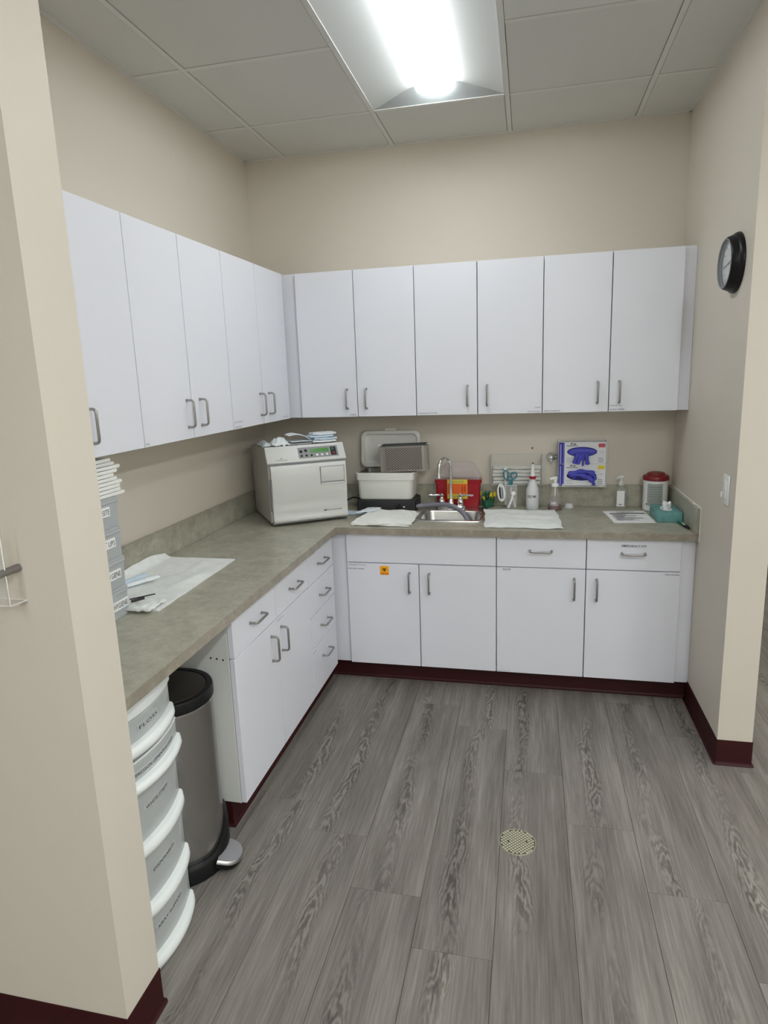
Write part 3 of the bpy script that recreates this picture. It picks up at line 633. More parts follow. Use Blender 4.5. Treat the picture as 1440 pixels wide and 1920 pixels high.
obj('latch_flap', box(BM(), 0.265, 0.389, 0.214, 0.290, -0.002, 0.003, bev=0.0015), 'clave', dd, DFm)
obj('latch_scoop', box(BM(), 0.265, 0.389, 0.199, 0.208, -0.004, 0.0012, bev=0.001), 'clave', dd, DFm)
text('M9', 0.0085, AX @ FY(0.275, -0.0195, 0.058), 'ink', dd, width=.016, bold=0.02); text('UltraClave Automatic Sterilizer', 0.0070, AX @ FY(0.294, -0.0195, 0.0585), 'ink', dd, width=.078)

# loose masks on the autoclave
def AXP(x, y, z): return AX @ Vector((x, y, z))
def maskobj(name, label, fn, m, nx=18, ny=10, th=0.004, group='masks on the autoclave'):
    bm = BM(); sheet(bm, fn, nx, ny, th); o = obj(name, bm, m, None, AX, ang=70); return tag(o, label, 'face mask', group)
def nz(x, y, s, a, k=0.0): return a * noise.noise(Vector((x * s, y * s, k)))
TZ = AH + 0.0015
maskobj('face_mask', 'crumpled white-blue mask heaped on the left of the autoclave top', lambda s, t_: (0.045 + 0.095 * s, 0.075 + 0.12 * t_, TZ + 0.008 + 0.034 * max(0, math.sin(PI * s) * math.sin(PI * min(1, t_ * 1.1))) ** 0.8 + nz(s, t_, 7, 0.012, 3)), 'maskw', 24, 14)
maskobj('face_mask', 'thin crumpled mask at the far left end of the autoclave top', lambda s, t_: (-0.002 + 0.045 * s, 0.10 + 0.16 * t_, TZ + 0.006 + 0.022 * math.sin(PI * s) * math.sin(PI * t_) + nz(s, t_, 8, 0.008, 9)), 'maskw', 16, 14)
maskobj('face_mask', 'pale blue mask lying flat across the autoclave top', lambda s, t_: (0.145 + 0.11 * s, 0.09 + 0.11 * t_, TZ + 0.006 + nz(s, t_, 5, 0.003, 5)), 'maskw', 16, 10)
maskobj('face_mask', 'folded mask with a raised wing in the middle of the autoclave top', lambda s, t_: (0.145 + 0.115 * (1 - abs(1 - 2 * s) ** 1.3) + (0.0 if s < .5 else -0.01), 0.08 + 0.10 * t_, TZ + 0.016 + (0.004 if s < 0.5 else 0.004 + 0.036 * math.sin(PI * min(1.0, (s - 0.5) * 1.35))) + nz(s, t_, 5, 0.003, 1)), 'maskw', 24, 8, 0.003)
for k in range(4):
    maskobj('face_mask', ['lowest', 'second lowest', 'second highest', 'top'][k] + ' folded blue mask of the stack right of the autoclave top', lambda s, t_, k=k: (0.262 + 0.012 * math.sin(k * 2.3) + 0.125 * s, 0.075 + 0.09 * t_ + 0.006 * k, TZ + 0.016 + 0.0125 * k + nz(s, t_, 4, 0.004, 3.1)), ['maskw', 'mask', 'mask', 'maskw'][k], 14, 8, 0.0095, 'stack of folded masks on the autoclave')

# ------------------------------------------------------------------ ultrasonic cleaner
cx0, cx1, cy0, cy1 = 0.630, 0.936, -0.225, -0.040
t = thing('ultrasonic_cleaner', 'white ultrasonic cleaner tub on a black base with its lid propped open', 'cleaner', ((cx0 + cx1) / 2, -0.13, HC))
obj('base', loft(BM(), [rrect(cx0 - 0.008, cx1 + 0.016, cy0 - 0.006, cy1 + 0.008, 0.012, HC + 0.0005), rrect(cx0 - 0.008, cx1 + 0.016, cy0 - 0.006, cy1 + 0.008, 0.012, HC + 0.058), rrect(cx0 + 0.004, cx1 - 0.004, cy0 + 0.004, cy1, 0.012, HC + 0.068)]), 'blackmat', t)
obj('dial', lathe(BM(), [(0.013, 0), (0.012, 0.014), (0.002, 0.015)], 0, 0, 16), 'black', t, FY(0.860, cy0 - 0.006, HC + 0.030))
quad('indicator', 'white', t, FY(0.885, cy0 - 0.006, HC + 0.026), 0, 0.010, 0, 0.006)
obj('side_knob', lathe(BM(), [(0.014, 0), (0.013, 0.012)], 0, 0, 14), 'black', t, frame((cx1 + 0.016, cy0 + 0.04, HC + 0.040), (0, 1, 0), (0, 0, 1)))
R0 = 0.026
zt0 = HC + 0.066
rings = [rrect(cx0 + 0.008, cx1 - 0.008, cy0 + 0.008, cy1 - 0.006, R0, zt0), rrect(cx0, cx1, cy0, cy1, R0, zt0 + 0.010), rrect(cx0 - 0.004, cx1 + 0.004, cy0 - 0.004, cy1 + 0.004, R0, zt0 + 0.110),
         rrect(cx0 - 0.011, cx1 + 0.011, cy0 - 0.011, cy1 + 0.011, R0, zt0 + 0.112), rrect(cx0 - 0.013, cx1 + 0.013, cy0 - 0.013, cy1 + 0.013, R0, zt0 + 0.148), rrect(cx0 - 0.008, cx1 + 0.008, cy0 - 0.008, cy1 + 0.008, R0, zt0 + 0.152),
         rrect(cx0 + 0.004, cx1 - 0.004, cy0 + 0.004, cy1 - 0.004, R0, zt0 + 0.149), rrect(cx0 + 0.008, cx1 - 0.008, cy0 + 0.008, cy1 - 0.008, R0, zt0 + 0.02)]
obj('tub', loft(BM(), rings), 'ivory', t, ang=50)
ztub = zt0 + 0.152
obj('tank_liner', loft(BM(), [rrect(cx0 + 0.0, cx1 - 0.0, cy0 + 0.0, cy1 - 0.0, R0, ztub - 0.0005), rrect(cx0 + 0.0, cx1, cy0, cy1, R0, ztub + 0.0015), rrect(cx0 + 0.010, cx1 - 0.010, cy0 + 0.010, cy1 - 0.010, R0, ztub + 0.0010), rrect(cx0 + 0.014, cx1 - 0.014, cy0 + 0.014, cy1 - 0.014, R0, zt0 + 0.06)], False, True), 'basket', t, ang=50)
# lid leaning against the wall, its inner face to the room
LF = frame((0.0, -0.052, 1.062), (1, 0, 0), (0, 0.028, 0.205))
lx0, lx1, ly0, ly1 = 0.612, 0.956, 0.0, 0.207
lid = obj('lid', loft(BM(), [rrect(lx0 + .004, lx1 - .004, ly0 + .004, ly1 - .004, 0.034, -0.016), rrect(lx0, lx1, ly0, ly1, 0.036, -0.012), rrect(lx0, lx1, ly0, ly1, 0.036, 0.010), rrect(lx0 + .003, lx1 - .003, ly0 + .003, ly1 - .003, 0.035, 0.013),
     rrect(lx0 + .018, lx1 - .018, ly0 + .018, ly1 - .018, 0.026, 0.013), rrect(lx0 + .022, lx1 - .022, ly0 + .022, ly1 - .022, 0.024, 0.0), rrect(lx0 + .026, lx1 - .026, ly0 + .026, ly1 - .026, 0.022, -0.002)]), 'ivory', t, LF, ang=40)
obj('lid_tab', loft(BM(), [rrect(0.752, 0.816, ly1 - 0.006, ly1 + 0.016, 0.007, -0.006), rrect(0.752, 0.816, ly1 - 0.006, ly1 + 0.016, 0.007, 0.006)]), 'ivory', lid, LF)
o = obj('power_cord', tube(BM(), smoothpath([(0.622, -0.10, HC + 0.03), (0.60, -0.09, HC + 0.045), (0.565, -0.075, HC + 0.05), (0.525, -0.065, HC + 0.035), (0.49, -0.060, HC + 0.006), (0.44, -0.055, HC + 0.006)], 6), 0.0038, 8), 'black', t)
# hose
obj('drain_hose', tube(BM(), smoothpath([(0.952, -0.19, HC + 0.026), (1.00, -0.185, HC + 0.030), (1.06, -0.192, HC + 0.036), (1.12, -0.21, HC + 0.040), (1.18, -0.245, HC + 0.030), (1.225, -0.285, HC + 0.004), (1.25, -0.315, HC - 0.04), (1.257, -0.325, HC - 0.09)], 6), 0.0125, 12), 'hose', t)

# perforated basket
t = thing('perforated_basket', 'grey metal basket with round perforations resting on the cleaner', 'basket', (0.893, -0.16, ztub))
BX = Matrix.Translation((0.768, -0.218, ztub + 0.0022)) @ Matrix.Rotation(math.radians(3.0), 4, 'Z') @ Matrix.Rotation(math.radians(-1.5), 4, 'Y')
bw, bd, bh = 0.252, 0.115, 0.138
def perforated(w_, h_, nxh, nyh, mx_, my_, th=0.0015, r=0.0036):
    """plate in the XY plane with a staggered field of square-ish holes"""
    bm = BM(); sx = (w_ - 2 * mx_) / nxh; sy = (h_ - 2 * my_) / nyh
    def q(a, b, c, d): bm.faces.new([bm.verts.new((x, y, 0)) for x, y in (a, b, c, d)])
    q((0, 0), (mx_, 0), (mx_, h_), (0, h_)); q((w_ - mx_, 0), (w_, 0), (w_, h_), (w_ - mx_, h_)); q((mx_, 0), (w_ - mx_, 0), (w_ - mx_, my_), (mx_, my_)); q((mx_, h_ - my_), (w_ - mx_, h_ - my_), (w_ - mx_, h_), (mx_, h_))
    for i in range(nxh):
        for j in range(nyh):
            x0, y0 = mx_ + i * sx, my_ + j * sy
            if (i + j) % 2: q((x0, y0), (x0 + sx, y0), (x0 + sx, y0 + sy), (x0, y0 + sy)); continue
            o_ = [(x0, y0), (x0 + sx, y0), (x0 + sx, y0 + sy), (x0, y0 + sy)]; c = (x0 + sx / 2, y0 + sy / 2)
            k = [(c[0] + r * math.cos(a), c[1] + r * math.sin(a)) for a in (-0.75 * PI, -0.25 * PI, 0.25 * PI, 0.75 * PI)]
            km = [(c[0] + r * math.cos(a), c[1] + r * math.sin(a)) for a in (-0.5 * PI, 0, 0.5 * PI, PI)]
            for m_ in range(4):
                n_ = (m_ + 1) % 4; bm.faces.new([bm.verts.new((x, y, 0)) for x, y in (o_[m_], o_[n_], k[n_], km[m_], k[m_])])
    bmesh.ops.remove_doubles(bm, verts=bm.verts, dist=1e-6); bmesh.ops.solidify(bm, geom=bm.faces[:], thickness=th)
    return bm
obj('perforated_front', perforated(bw, bh, 25, 19, 0.026, 0.008), 'basket', t, BX @ FY(0, 0, 0), smooth=False)
part('shaded_back_panel', 'gap', t, 0.001, bw - 0.001, bd - 0.001, bd, 0.0, bh, X=BX)  # solid and near-black, painting in the shade inside the basket
part('side_panel', 'basket', t, -0.001, 0.001, 0.0, bd, 0.0, bh, X=BX); part('side_panel', 'basket', t, bw - 0.001, bw + 0.001, 0.0, bd, 0.0, bh, X=BX)
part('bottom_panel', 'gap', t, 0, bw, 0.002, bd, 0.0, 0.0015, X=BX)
part('rim', 'gap', t, -0.002, bw + 0.002, -0.002, 0.002, bh, bh + 0.005, X=BX); part('rim', 'gap', t, -0.002, bw + 0.002, bd - 0.002, bd + 0.002, bh, bh + 0.005, X=BX)
part('rim', 'gap', t, -0.002, 0.002, 0.0, bd, bh, bh + 0.005, X=BX); part('rim', 'gap', t, bw - 0.002, bw + 0.002, 0.0, bd, bh, bh + 0.005, X=BX)
for x in (-0.004, bw + 0.004):
    s = -1 if x < 0 else 1
    obj('hook', tube(BM(), [(x - s * 0.008, 0.03, bh), (x + s * 0.002, 0.026, bh + 0.010), (x + s * 0.010, 0.020, bh + 0.006), (x + s * 0.014, 0.016, bh + 0.012)], 0.0030, 8), 'white', t, BX)
    obj('end_post', box(BM(), min(x, x - s * .006), max(x, x - s * .006), -0.004, 0.002, 0.0, bh), 'basket', t, BX)

# ------------------------------------------------------------------ sharps container
t = thing('sharps_container', 'red sharps container with clear dome lid behind the faucet', 'sharps container', (1.17, -0.06, HC))
def rr2(x0, x1, z, y0=-0.094, y1=-0.024, r=0.012): return rrect(x0, x1, y0, y1, r, z)
obj('bin', loft(BM(), [rr2(1.058, 1.284, HC + 0.0005), rr2(1.054, 1.289, HC + 0.012), rr2(1.049, 1.296, HC + 0.135), rr2(1.043, 1.303, HC + 0.138), rr2(1.042, 1.304, HC + 0.160)]), 'red', t, ang=40)
obj('lid_flange', loft(BM(), [rr2(1.040, 1.306, HC + 0.160, -0.097), rr2(1.040, 1.306, HC + 0.172, -0.097)]), 'cleardome', t)
obj('dome', loft(BM(), [rr2(1.060, 1.298, HC + 0.1725, -0.092, -0.026), rr2(1.078, 1.284, HC + 0.21, -0.088, -0.028), rr2(1.098, 1.262, HC + 0.243, -0.082, -0.032, .02), rr2(1.116, 1.244, HC + 0.253, -0.074, -0.038, .02)]), 'cleardome', t)
SF = frame((1.0, -0.0956, HC), (1, 0, 0), (0, -0.0, 1))
quad('warning_label', 'yellow', t, SF, 0.113, 0.226, 0.050, 0.160, th=0.0008)
quad('warning_field', 'orange', t, SF, 0.115, 0.224, 0.078, 0.136, th=0.0008, z=0.0008)
text('DANGER', 0.011, SF @ Matrix.Translation((0.130, 0.142, 0.0012)), 'greyink', t, width=.08); text('BIOHAZARD', 0.009, SF @ Matrix.Translation((0.130, 0.059, 0.0012)), 'greyink', t, width=.08)
for x in (0.196, 0.210): quad('warning_mark', 'red', t, SF, x, x + 0.004, 0.088, 0.126, th=0.0004, z=0.0016)
for x in (1.262, 1.276, 1.289): obj('lid_clip', box(BM(), x - 0.003, x + 0.003, -0.100, -0.096, HC + 0.160, HC + 0.182, bev=0.001, seg=1), 'cleardome', t)

# ------------------------------------------------------------------ linens
def folded_cloth(name, label, corners, z, layers, th, m, cat='towel', wr=0.0035, seed=0, group=None, rag=0.006):
    a, b, c, d = [Vector((x, y, 0)) for x, y in corners]     # front-left, front-right, back-right, back-left
    t_ = thing(name, label, cat, ((a + c) / 2) + Vector((0, 0, z)), group) if layers > 1 else None
    for k in range(layers):
        def fn(s, t2, k=k):
            s2 = s; p = (a * (1 - s2) + b * s2) * (1 - t2) + (d * (1 - s2) + c * s2) * t2
            e = min(s, 1 - s, t2, 1 - t2)
            rg = 1 - abs(noise.noise(Vector((p.x * 13 + seed, p.y * 9, k * 0.25 + seed))))
            zz_ = z + th * (k + 1) + (wr * rg ** 3 + wr * 0.35 * (1 + noise.noise(Vector((p.x * 26, p.y * 22, seed + k * .2))))) * min(1, 0.25 + e * 7)
            p2 = p + Vector((noise.noise(Vector((t2 * 3.7, k * .8, seed))) * rag, noise.noise(Vector((s * 3.7, k * .8 + 5, seed))) * rag, 0))
            return (p2.x, p2.y, zz_)
        o = obj('fold' if t_ else name, sheet(BM(), fn, 26, 22, th * 0.92), m, t_, ang=70)
    if t_: return t_
    return tag(o, label, cat, group)
t1 = folded_cloth('hand_towel', 'folded white terry towel left of the sink', [(0.685, -0.570), (0.985, -0.578), (0.972, -0.262), (0.720, -0.245)], HC + 0.0005, 3, 0.0048, 'terry', wr=0.010, seed=2, rag=0.022)
# rolled fold at its left end
bm = BM(); tube(bm, [(0.690, -0.568, HC + 0.011), (0.700, -0.45, HC + 0.0115), (0.716, -0.34, HC + 0.0115), (0.724, -0.25, HC + 0.011)], 0.0105, 10); obj('rolled_edge', bm, 'terry', t1)
folded_cloth('paper_towel', 'white sheet spread on the counter right of the sink', [(1.352, -0.560), (1.722, -0.572), (1.700, -0.160), (1.322, -0.145)], HC + 0.0002, 1, 0.002, 'pad', 'towel', 0.011, 11, None, 0.012)
# big pad on the left counter
def padfn(s, t_):
    a, b, c, d = Vector((0.024, -1.815)), Vector((0.362, -1.815)), Vector((0.350, -1.214)), Vector((0.024, -1.215))
    p = (a * (1 - s) + b * s) * (1 - t_) + (d * (1 - s) + c * s) * t_
    e = min(1 - s, t_, 1 - t_)
    z = HC + 0.0055 + 0.016 * max(0, noise.noise(Vector((p.x * 11, p.y * 8, 1.7)))) * min(1, e * 9) + 0.045 * max(0, 1 - s * 9) ** 2 * (0.6 + 0.6 * noise.noise(Vector((p.y * 7, 0, 4))))
    return (p.x + 0.004 * noise.noise(Vector((p.y * 14, 3, 0))), p.y, z)
tag(obj('absorbent_pad', sheet(BM(), padfn, 34, 50, 0.005), 'pad', ang=70), 'large white pad spread on the left counter beside the bins', 'towel')
def rum(s, t_): return (0.265 + 0.085 * s, -1.845 + 0.10 * t_, HC + 0.017 + 0.010 * math.sin(PI * t_) * (1 - s * 0.6) + nz(s, t_, 5, 0.007, 2))
tag(obj('gauze_wad', sheet(BM(), rum, 16, 14, 0.006), 'pad', ang=70), 'rumpled white gauze on the near corner of the large pad', 'gauze')
tag(obj('probe', tube(BM(), [(0.262, -1.818, HC + 0.040), (0.315, -1.752, HC + 0.0385)], 0.0022, 6), 'ink'), 'thin dark instrument lying on the rumpled gauze', 'dental tool')
tag(obj('pen', tube(BM(), [(0.280, -1.836, HC + 0.0405), (0.305, -1.800, HC + 0.0405)], 0.0045, 8), 'blackmat'), 'short dark cap on the rumpled gauze', 'pen')
def wrapfn(a): return lambda s, t_: (a[0] + 0.028 * s + a[3] * t_, a[1] + 0.13 * t_, HC + 0.019 + a[2] + 0.006 * math.sin(PI * s) + nz(s, t_, 4, 0.003, a[1]))
tag(obj('wrapper', sheet(BM(), wrapfn((0.105, -1.655, 0.004, 0.06)), 6, 14, 0.004), 'maskw', ang=70), 'narrow white folded wrapper on the large pad', 'wrapper')
tag(obj('wrapper', sheet(BM(), wrapfn((0.072, -1.64, 0.003, 0.03)), 6, 12, 0.004), M['lavender'] if False else 'mask', ang=70), 'narrow blue folded wrapper on the large pad', 'wrapper')
# pouches behind the towel
for k, (cs, m, lab) in enumerate(((((0.560, -0.330), (0.700, -0.300), (0.690, -0.235), (0.545, -0.250)), 'mask', 'blue sterilization pouch between the autoclave and the towel'), (((0.655, -0.372), (0.745, -0.330), (0.765, -0.245), (0.690, -0.240)), 'maskw', 'white sterilization pouch overlapping the folded towel'))):
    folded_cloth('sterilization_pouch', lab, cs, HC + 0.001 + 0.021 * k, 1, 0.004, m, 'pouch', 0.004, 20 + k, 'loose pouches')

# ------------------------------------------------------------------ bins with towels on top
BY0, BY1, BX0, BX1 = -2.140, -1.826, 0.030, 0.268
bt = [('NY HYGIENE', 0.1, 0.872, -1.840), ('HYGIENE', 0.07, 0.975, -1.858), ('SET UPS', 0.07, 1.079, -1.868), ('COMPOSITE', 0.10, 1.181, -1.877)]
blab = ['lowest grey translucent bin of the stack, marked hygiene, on the counter', 'second lowest grey translucent bin of the stack, marked hygiene', 'second highest grey translucent bin of the stack, marked set ups', 'top grey translucent bin, under the rolled white towels']
for k in range(4):
    z = HC + 0.001 + 0.099 * k
    t = thing('storage_bin', blab[k], 'bin', ((BX0 + BX1) / 2, (BY0 + BY1) / 2, z), 'stacked translucent bins')
    i = 0.003
    rings = [rrect(BX0 + i, BX1 - i, BY0 + i, BY1 - i, 0.008, z), rrect(BX0 + 0.001, BX1 - 0.001, BY0 + 0.001, BY1 - 0.001, 0.008, z + 0.078), rrect(BX0 - 0.0015, BX1 + 0.0015, BY0 - 0.0015, BY1 + 0.0015, 0.009, z + 0.080), rrect(BX0 - 0.0015, BX1 + 0.0015, BY0 - 0.0015, BY1 + 0.0015, 0.009, z + 0.086),
             rrect(BX0, BX1, BY0, BY1, 0.008, z + 0.088), rrect(BX0 + 0.006, BX1 - 0.006, BY0 + 0.006, BY1 - 0.006, 0.007, z + 0.006)]
    bo = obj('tray', loft(BM(), rings), 'binplastic', t, ang=40)
    obj('lid', loft(BM(), [rrect(BX0 - 0.001, BX1 + 0.001, BY0 - 0.001, BY1 + 0.001, 0.008, z + 0.0885), rrect(BX0 - 0.001, BX1 + 0.001, BY0 - 0.001, BY1 + 0.001, 0.008, z + 0.0945), rrect(BX0 + 0.003, BX1 - 0.003, BY0 + 0.003, BY1 - 0.003, 0.008, z + 0.098)]), 'binplastic', t)
    s, wd, tz, ty = bt[k]
    part('label_tape', 'paper', t, BX1 - 0.001, BX1 + 0.0008, ty - wd - 0.006, ty + 0.004, tz - 0.006, tz + 0.024)
    text(s, 0.017, FX(BX1 + 0.0008, ty, tz), 'ink', t, width=wd, align='RIGHT')
    # contents dimly visible through the plastic
    for m_ in range(2): obj('content', box(BM(), BX0 + 0.03, BX1 - 0.03, BY0 + 0.03 + 0.14 * m_, BY0 + 0.15 + 0.14 * m_, z + 0.008, z + 0.045 + 0.02 * m_, bev=0.004), 'greyink' if m_ == k % 2 else 'maskw', t)
# stack of folded cloths
tz0 = HC + 0.001 + 0.099 * 4
ordn = ['lowest', 'second lowest', 'middle', 'second highest', 'topmost']
for k in range(5):
    th = 0.0245; dy = (0.020, 0.012, -0.012, 0.010, -0.018)[k]; z = tz0 + th * k
    wt = thing('washcloth', ordn[k] + ' folded white washcloth of the pile on the bins', 'towel', ((BX0 + BX1) / 2, BY1 - 0.11 + dy, z), 'washcloths piled on the bins')
    for h_ in range(2):      # two thick lobes of a folded washcloth
        bm = BM(); prof2 = []; hh = th / 2; off = (0.010, -0.006)[(h_ + k) % 2]
        y1, y0 = BY1 + 0.010 + dy + off, BY1 - 0.245 + dy
        for a in range(9): tt = -PI / 2 + PI * a / 8; prof2.append((y1 - hh * .55 + hh * .62 * math.cos(tt), hh * .5 + hh * .5 * math.sin(tt)))
        prof2 += [(y0 + (y1 - y0) * u, hh * (0.98 - 0.10 * math.sin(PI * u))) for u in (0.92, 0.75, 0.5, 0.2)] + [(y0, hh * .9), (y0, 0.0005)]
        rings = []
        for i in range(19):
            x = BX0 + 0.03 + (BX1 - BX0 - 0.030) * i / 18; q_ = 0.90 + 0.10 * noise.noise(Vector((x * 30, k * 2 + h_, 0)))
            rings.append([(x, y + 0.010 * noise.noise(Vector((x * 26, y * 6, k * 3.3 + h_ * 1.7))), z + hh * h_ + zz_ * q_) for y, zz_ in prof2])
        loft(bm, rings); obj('fold', bm, 'terry', wt, ang=70)

# ------------------------------------------------------------------ plastic drawer tower under the counter
DY0, DY1, XF = -2.392, -2.078, 0.548
def bow(y, d): u = (y - DY0) / (DY1 - DY0) * 2 - 1; return d * (1 - u * u)
t = thing('drawer_tower', 'white plastic tower of five clear-fronted drawers under the counter', 'drawer unit', (0.36, (DY0 + DY1) / 2, 0))
def bowslab(x0, xf, bw_, z0, z1, y0=DY0, y1=DY1, n=14, rad=0.0):
    poly = [(x0, y0)] + [(xf + bow(y0 + (y1 - y0) * i / n, bw_), y0 + (y1 - y0) * i / n) for i in range(n + 1)] + [(x0, y1)]
    return poly
def bowpart(name, m, x0, xf, b_, z0, z1, y0=DY0, y1=DY1, parent=None, ins=0.0):
    p = bowslab(x0, xf, b_, z0, z1, y0, y1); bm = BM(); e = 0.004
    rings = [[(x - (ins + e if x > x0 + .02 else 0), y, z0) for x, y in p], [(x, y, z0 + e) for x, y in p], [(x, y, z1 - e) for x, y in p], [(x - (e if x > x0 + .02 else 0), y, z1) for x, y in p]]
    loft(bm, rings); return obj(name, bm, m, parent or t)
for s_ in (DY0, DY1 - 0.008): part('side_wall', 'milky', t, 0.10, XF - 0.012, s_, s_ + 0.008, 0.0, 0.745)
part('back_wall', 'milky', t, 0.092, 0.10, DY0, DY1, 0.0, 0.745)
bowpart('top_cap', 'lipwhite', 0.10, XF, 0.030, 0.738, 0.772)
dz = [(0.640, 0.736, 0.032), (0.548, 0.637, 0.027), (0.352, 0.545, 0.036), (0.168, 0.349, 0.036), (0.002, 0.165, 0.036)]
dtx = ['FLOSS', 'IMPRESSION CEMENTS & LINERS', 'WHITE STRIPS', 'DISPOSABLES', 'XRAY SUPPLIES']
for k, (z0, z1, lh) in enumerate(dz):
    out = 0.012 if k == 1 else 0.0; b_ = 0.030
    d = bowpart('drawer', 'drawerplastic', XF - 0.020 + out, XF - 0.006 + out, b_, z0 + lh * 0.8, z1 - (0.012 if k == 1 else 0.003), DY0 + 0.006, DY1 - 0.004)
    # rolled white pull lip
    bm = BM(); rings = []; n = 16
    for i in range(n + 1):
        y = DY0 + 0.003 + (DY1 - DY0 - 0.004) * i / n; xx = XF + out + bow(y, b_ + 0.008); e = 1.0 if 0 < i < n else 0.55
        rings.append([(xx - 0.030, y, z0), (xx + 0.003 * e, y, z0 + 0.001), (xx + 0.010 * e, y, z0 + lh * 0.16), (xx + 0.012 * e, y, z0 + lh * 0.50), (xx + 0.008 * e, y, z0 + lh * 0.88), (xx, y, z0 + lh), (xx - 0.030, y, z0 + lh)])
    loft(bm, rings); obj('pull_lip', bm, 'lipwhite', d, ang=60)
    part('drawer_floor', 'milky', d, 0.12, XF - 0.015, DY0 + 0.012, DY1 - 0.012, z0 + 0.004, z0 + 0.010)
    if k == 1:
        bm = BM(); p = [(XF + out + bow(DY0 + .01 + (DY1 - DY0 - .02) * i / 12, b_) - 0.006, DY0 + .01 + (DY1 - DY0 - .02) * i / 12, z1 - 0.010) for i in range(13)]
        tube(bm, p, 0.004, 6); obj('drawer_rim', bm, 'clearline', d)
    # bent label tape following the bow
    zl = z0 + lh + (z1 - z0 - lh) * (0.52 if k > 1 else 0.40) - (0.012 if k == 1 else 0); wd = (0.085, 0.20, 0.105, 0.105, 0.125)[k]; yc = DY1 - 0.15
    bm = BM(); rows = []
    for zq in (zl - 0.004, zl + 0.014):
        rows.append([(XF - 0.006 + out + bow(yc - wd / 2 - 0.006 + (wd + 0.012) * i / 8, b_) * 1.0 + 0.0015, yc - wd / 2 - 0.006 + (wd + 0.012) * i / 8, zq) for i in range(9)])
    bm2 = loft(bm, rows, False, False, closed=False); bmesh.ops.solidify(bm2, geom=bm2.faces[:], thickness=0.0006); obj('label_tape', bm2, 'paper', d)
    tx = text(dtx[k], 0.010, FX(0, 0, zl), 'ink', d, width=wd)
    for v in tx.data.vertices:
        yy = v.co.y + yc; v.co.x = XF - 0.006 + out + bow(yy, b_) + 0.0026
    tx.location = Vector((0, yc, tx.location.z)); WM[tx.name] = Matrix.Translation(tx.location)
    # things kept inside
    for m_ in range(3): obj('content', box(BM(), 0.30, XF - 0.04, DY0 + 0.03 + 0.09 * m_, DY0 + 0.10 + 0.09 * m_, z0 + 0.012, z0 + 0.03 + (z1 - z0) * 0.35 * (0.5 + 0.5 * ((m_ + k) % 2)), bev=0.004), ('maskw', 'ivory', 'brown' if k == 1 else 'maskw')[m_], d)

# ------------------------------------------------------------------ step trash can
TYc, TR_, TXc, TXb, TH = -1.905, 0.135, 0.427, 0.262, 0.625
def dshape(z, o=0.0, n=20): return [(TXb - o, TYc - TR_ - o, z)] + [(TXc + (TR_ + o) * math.sin(PI * i / n), TYc - (TR_ + o) * math.cos(PI * i / n), z) for i in range(n + 1)] + [(TXb - o, TYc + TR_ + o, z)]
t = thing('step_trash_can', 'stainless steel step trash can with black lid under the counter', 'trash can', (TXc - 0.05, TYc, 0))
obj('body', loft(BM(), [dshape(0.045), dshape(0.575)]), 'steel', t, ang=50)
obj('rim_ring', loft(BM(), [dshape(0.575, 0.002), dshape(0.580, 0.003)]), 'chrome', t, ang=50)
li = obj('lid', loft(BM(), [dshape(0.580, 0.002), dshape(0.583, 0.005), dshape(0.612, 0.005), dshape(0.618, 0.002), dshape(0.618, -0.014), dshape(0.615, -0.017)]), 'black', t, ang=40)
obj('lid_panel', loft(BM(), [dshape(0.6145, -0.018), dshape(0.6172, -0.019), dshape(0.6178, -0.024)]), mat('brown_black_lid', (0.030, 0.025, 0.022), 0.42), li, ang=40)
obj('foot_base', loft(BM(), [dshape(0.0008, -0.002), dshape(0.003, 0.002), dshape(0.018, 0.002), dshape(0.045, -0.001)]), 'black', t, ang=40)
# black front block with a swoop that climbs to the right of the pedal
bm = BM(); rings = []
for i in range(17):
    a = math.radians(34 + (132 - 34) * i / 16); u = i / 16
    top = 0.056 + 0.100 * max(0, (u - 0.30) / 0.70) ** 1.5
    c_, s_ = math.sin(a), -math.cos(a)
    pp = lambda r_: (TXc + r_ * c_, TYc + r_ * s_)
    ri, ro = TR_ + 0.001, TR_ + 0.024 - 0.012 * u
    rings.append([(*pp(ri), 0.001), (*pp(ro), 0.001), (*pp(ro), top * 0.9), (*pp(ro - 0.004), top), (*pp(ri), top)])
loft(bm, rings); obj('front_moulding', bm, 'black', t, ang=50)
# pedal
PXm = Matrix.Translation((TXc + TR_ * 0.96, TYc - 0.012, 0.026)) @ Matrix.Rotation(math.radians(14), 4, 'Z') @ Matrix.Rotation(math.radians(16), 4, 'Y')
poly = [(0.0, -0.060)] + [(0.026 + 0.050 * math.sin(PI * i / 14), -0.058 * math.cos(PI * i / 14)) for i in range(15)] + [(0.0, 0.060)]
pe = obj('pedal', prism(BM(), poly, 'z', 0.0, 0.016), 'black', t, PXm)
obj('pedal_plate', loft(BM(), [[(x * 1.0 + 0.002, y, 0.0162) for x, y in poly], [(x * 0.99 + 0.002, y * 0.97, 0.022) for x, y in poly], [(x * 0.93 + 0.003, y * 0.9, 0.026) for x, y in poly]]), M['chrome'] if False else mat('pedal_steel', (0.55, 0.55, 0.56), 0.3, 1.0), pe, PXm)

# ------------------------------------------------------------------ things at the back of the counter, right of the sink
def lathe_obj(name, m, parent, x, y, z, prof, n=24, ang=40): return obj(name, lathe(BM(), prof, x, y, n, z), m, parent, ang=ang)
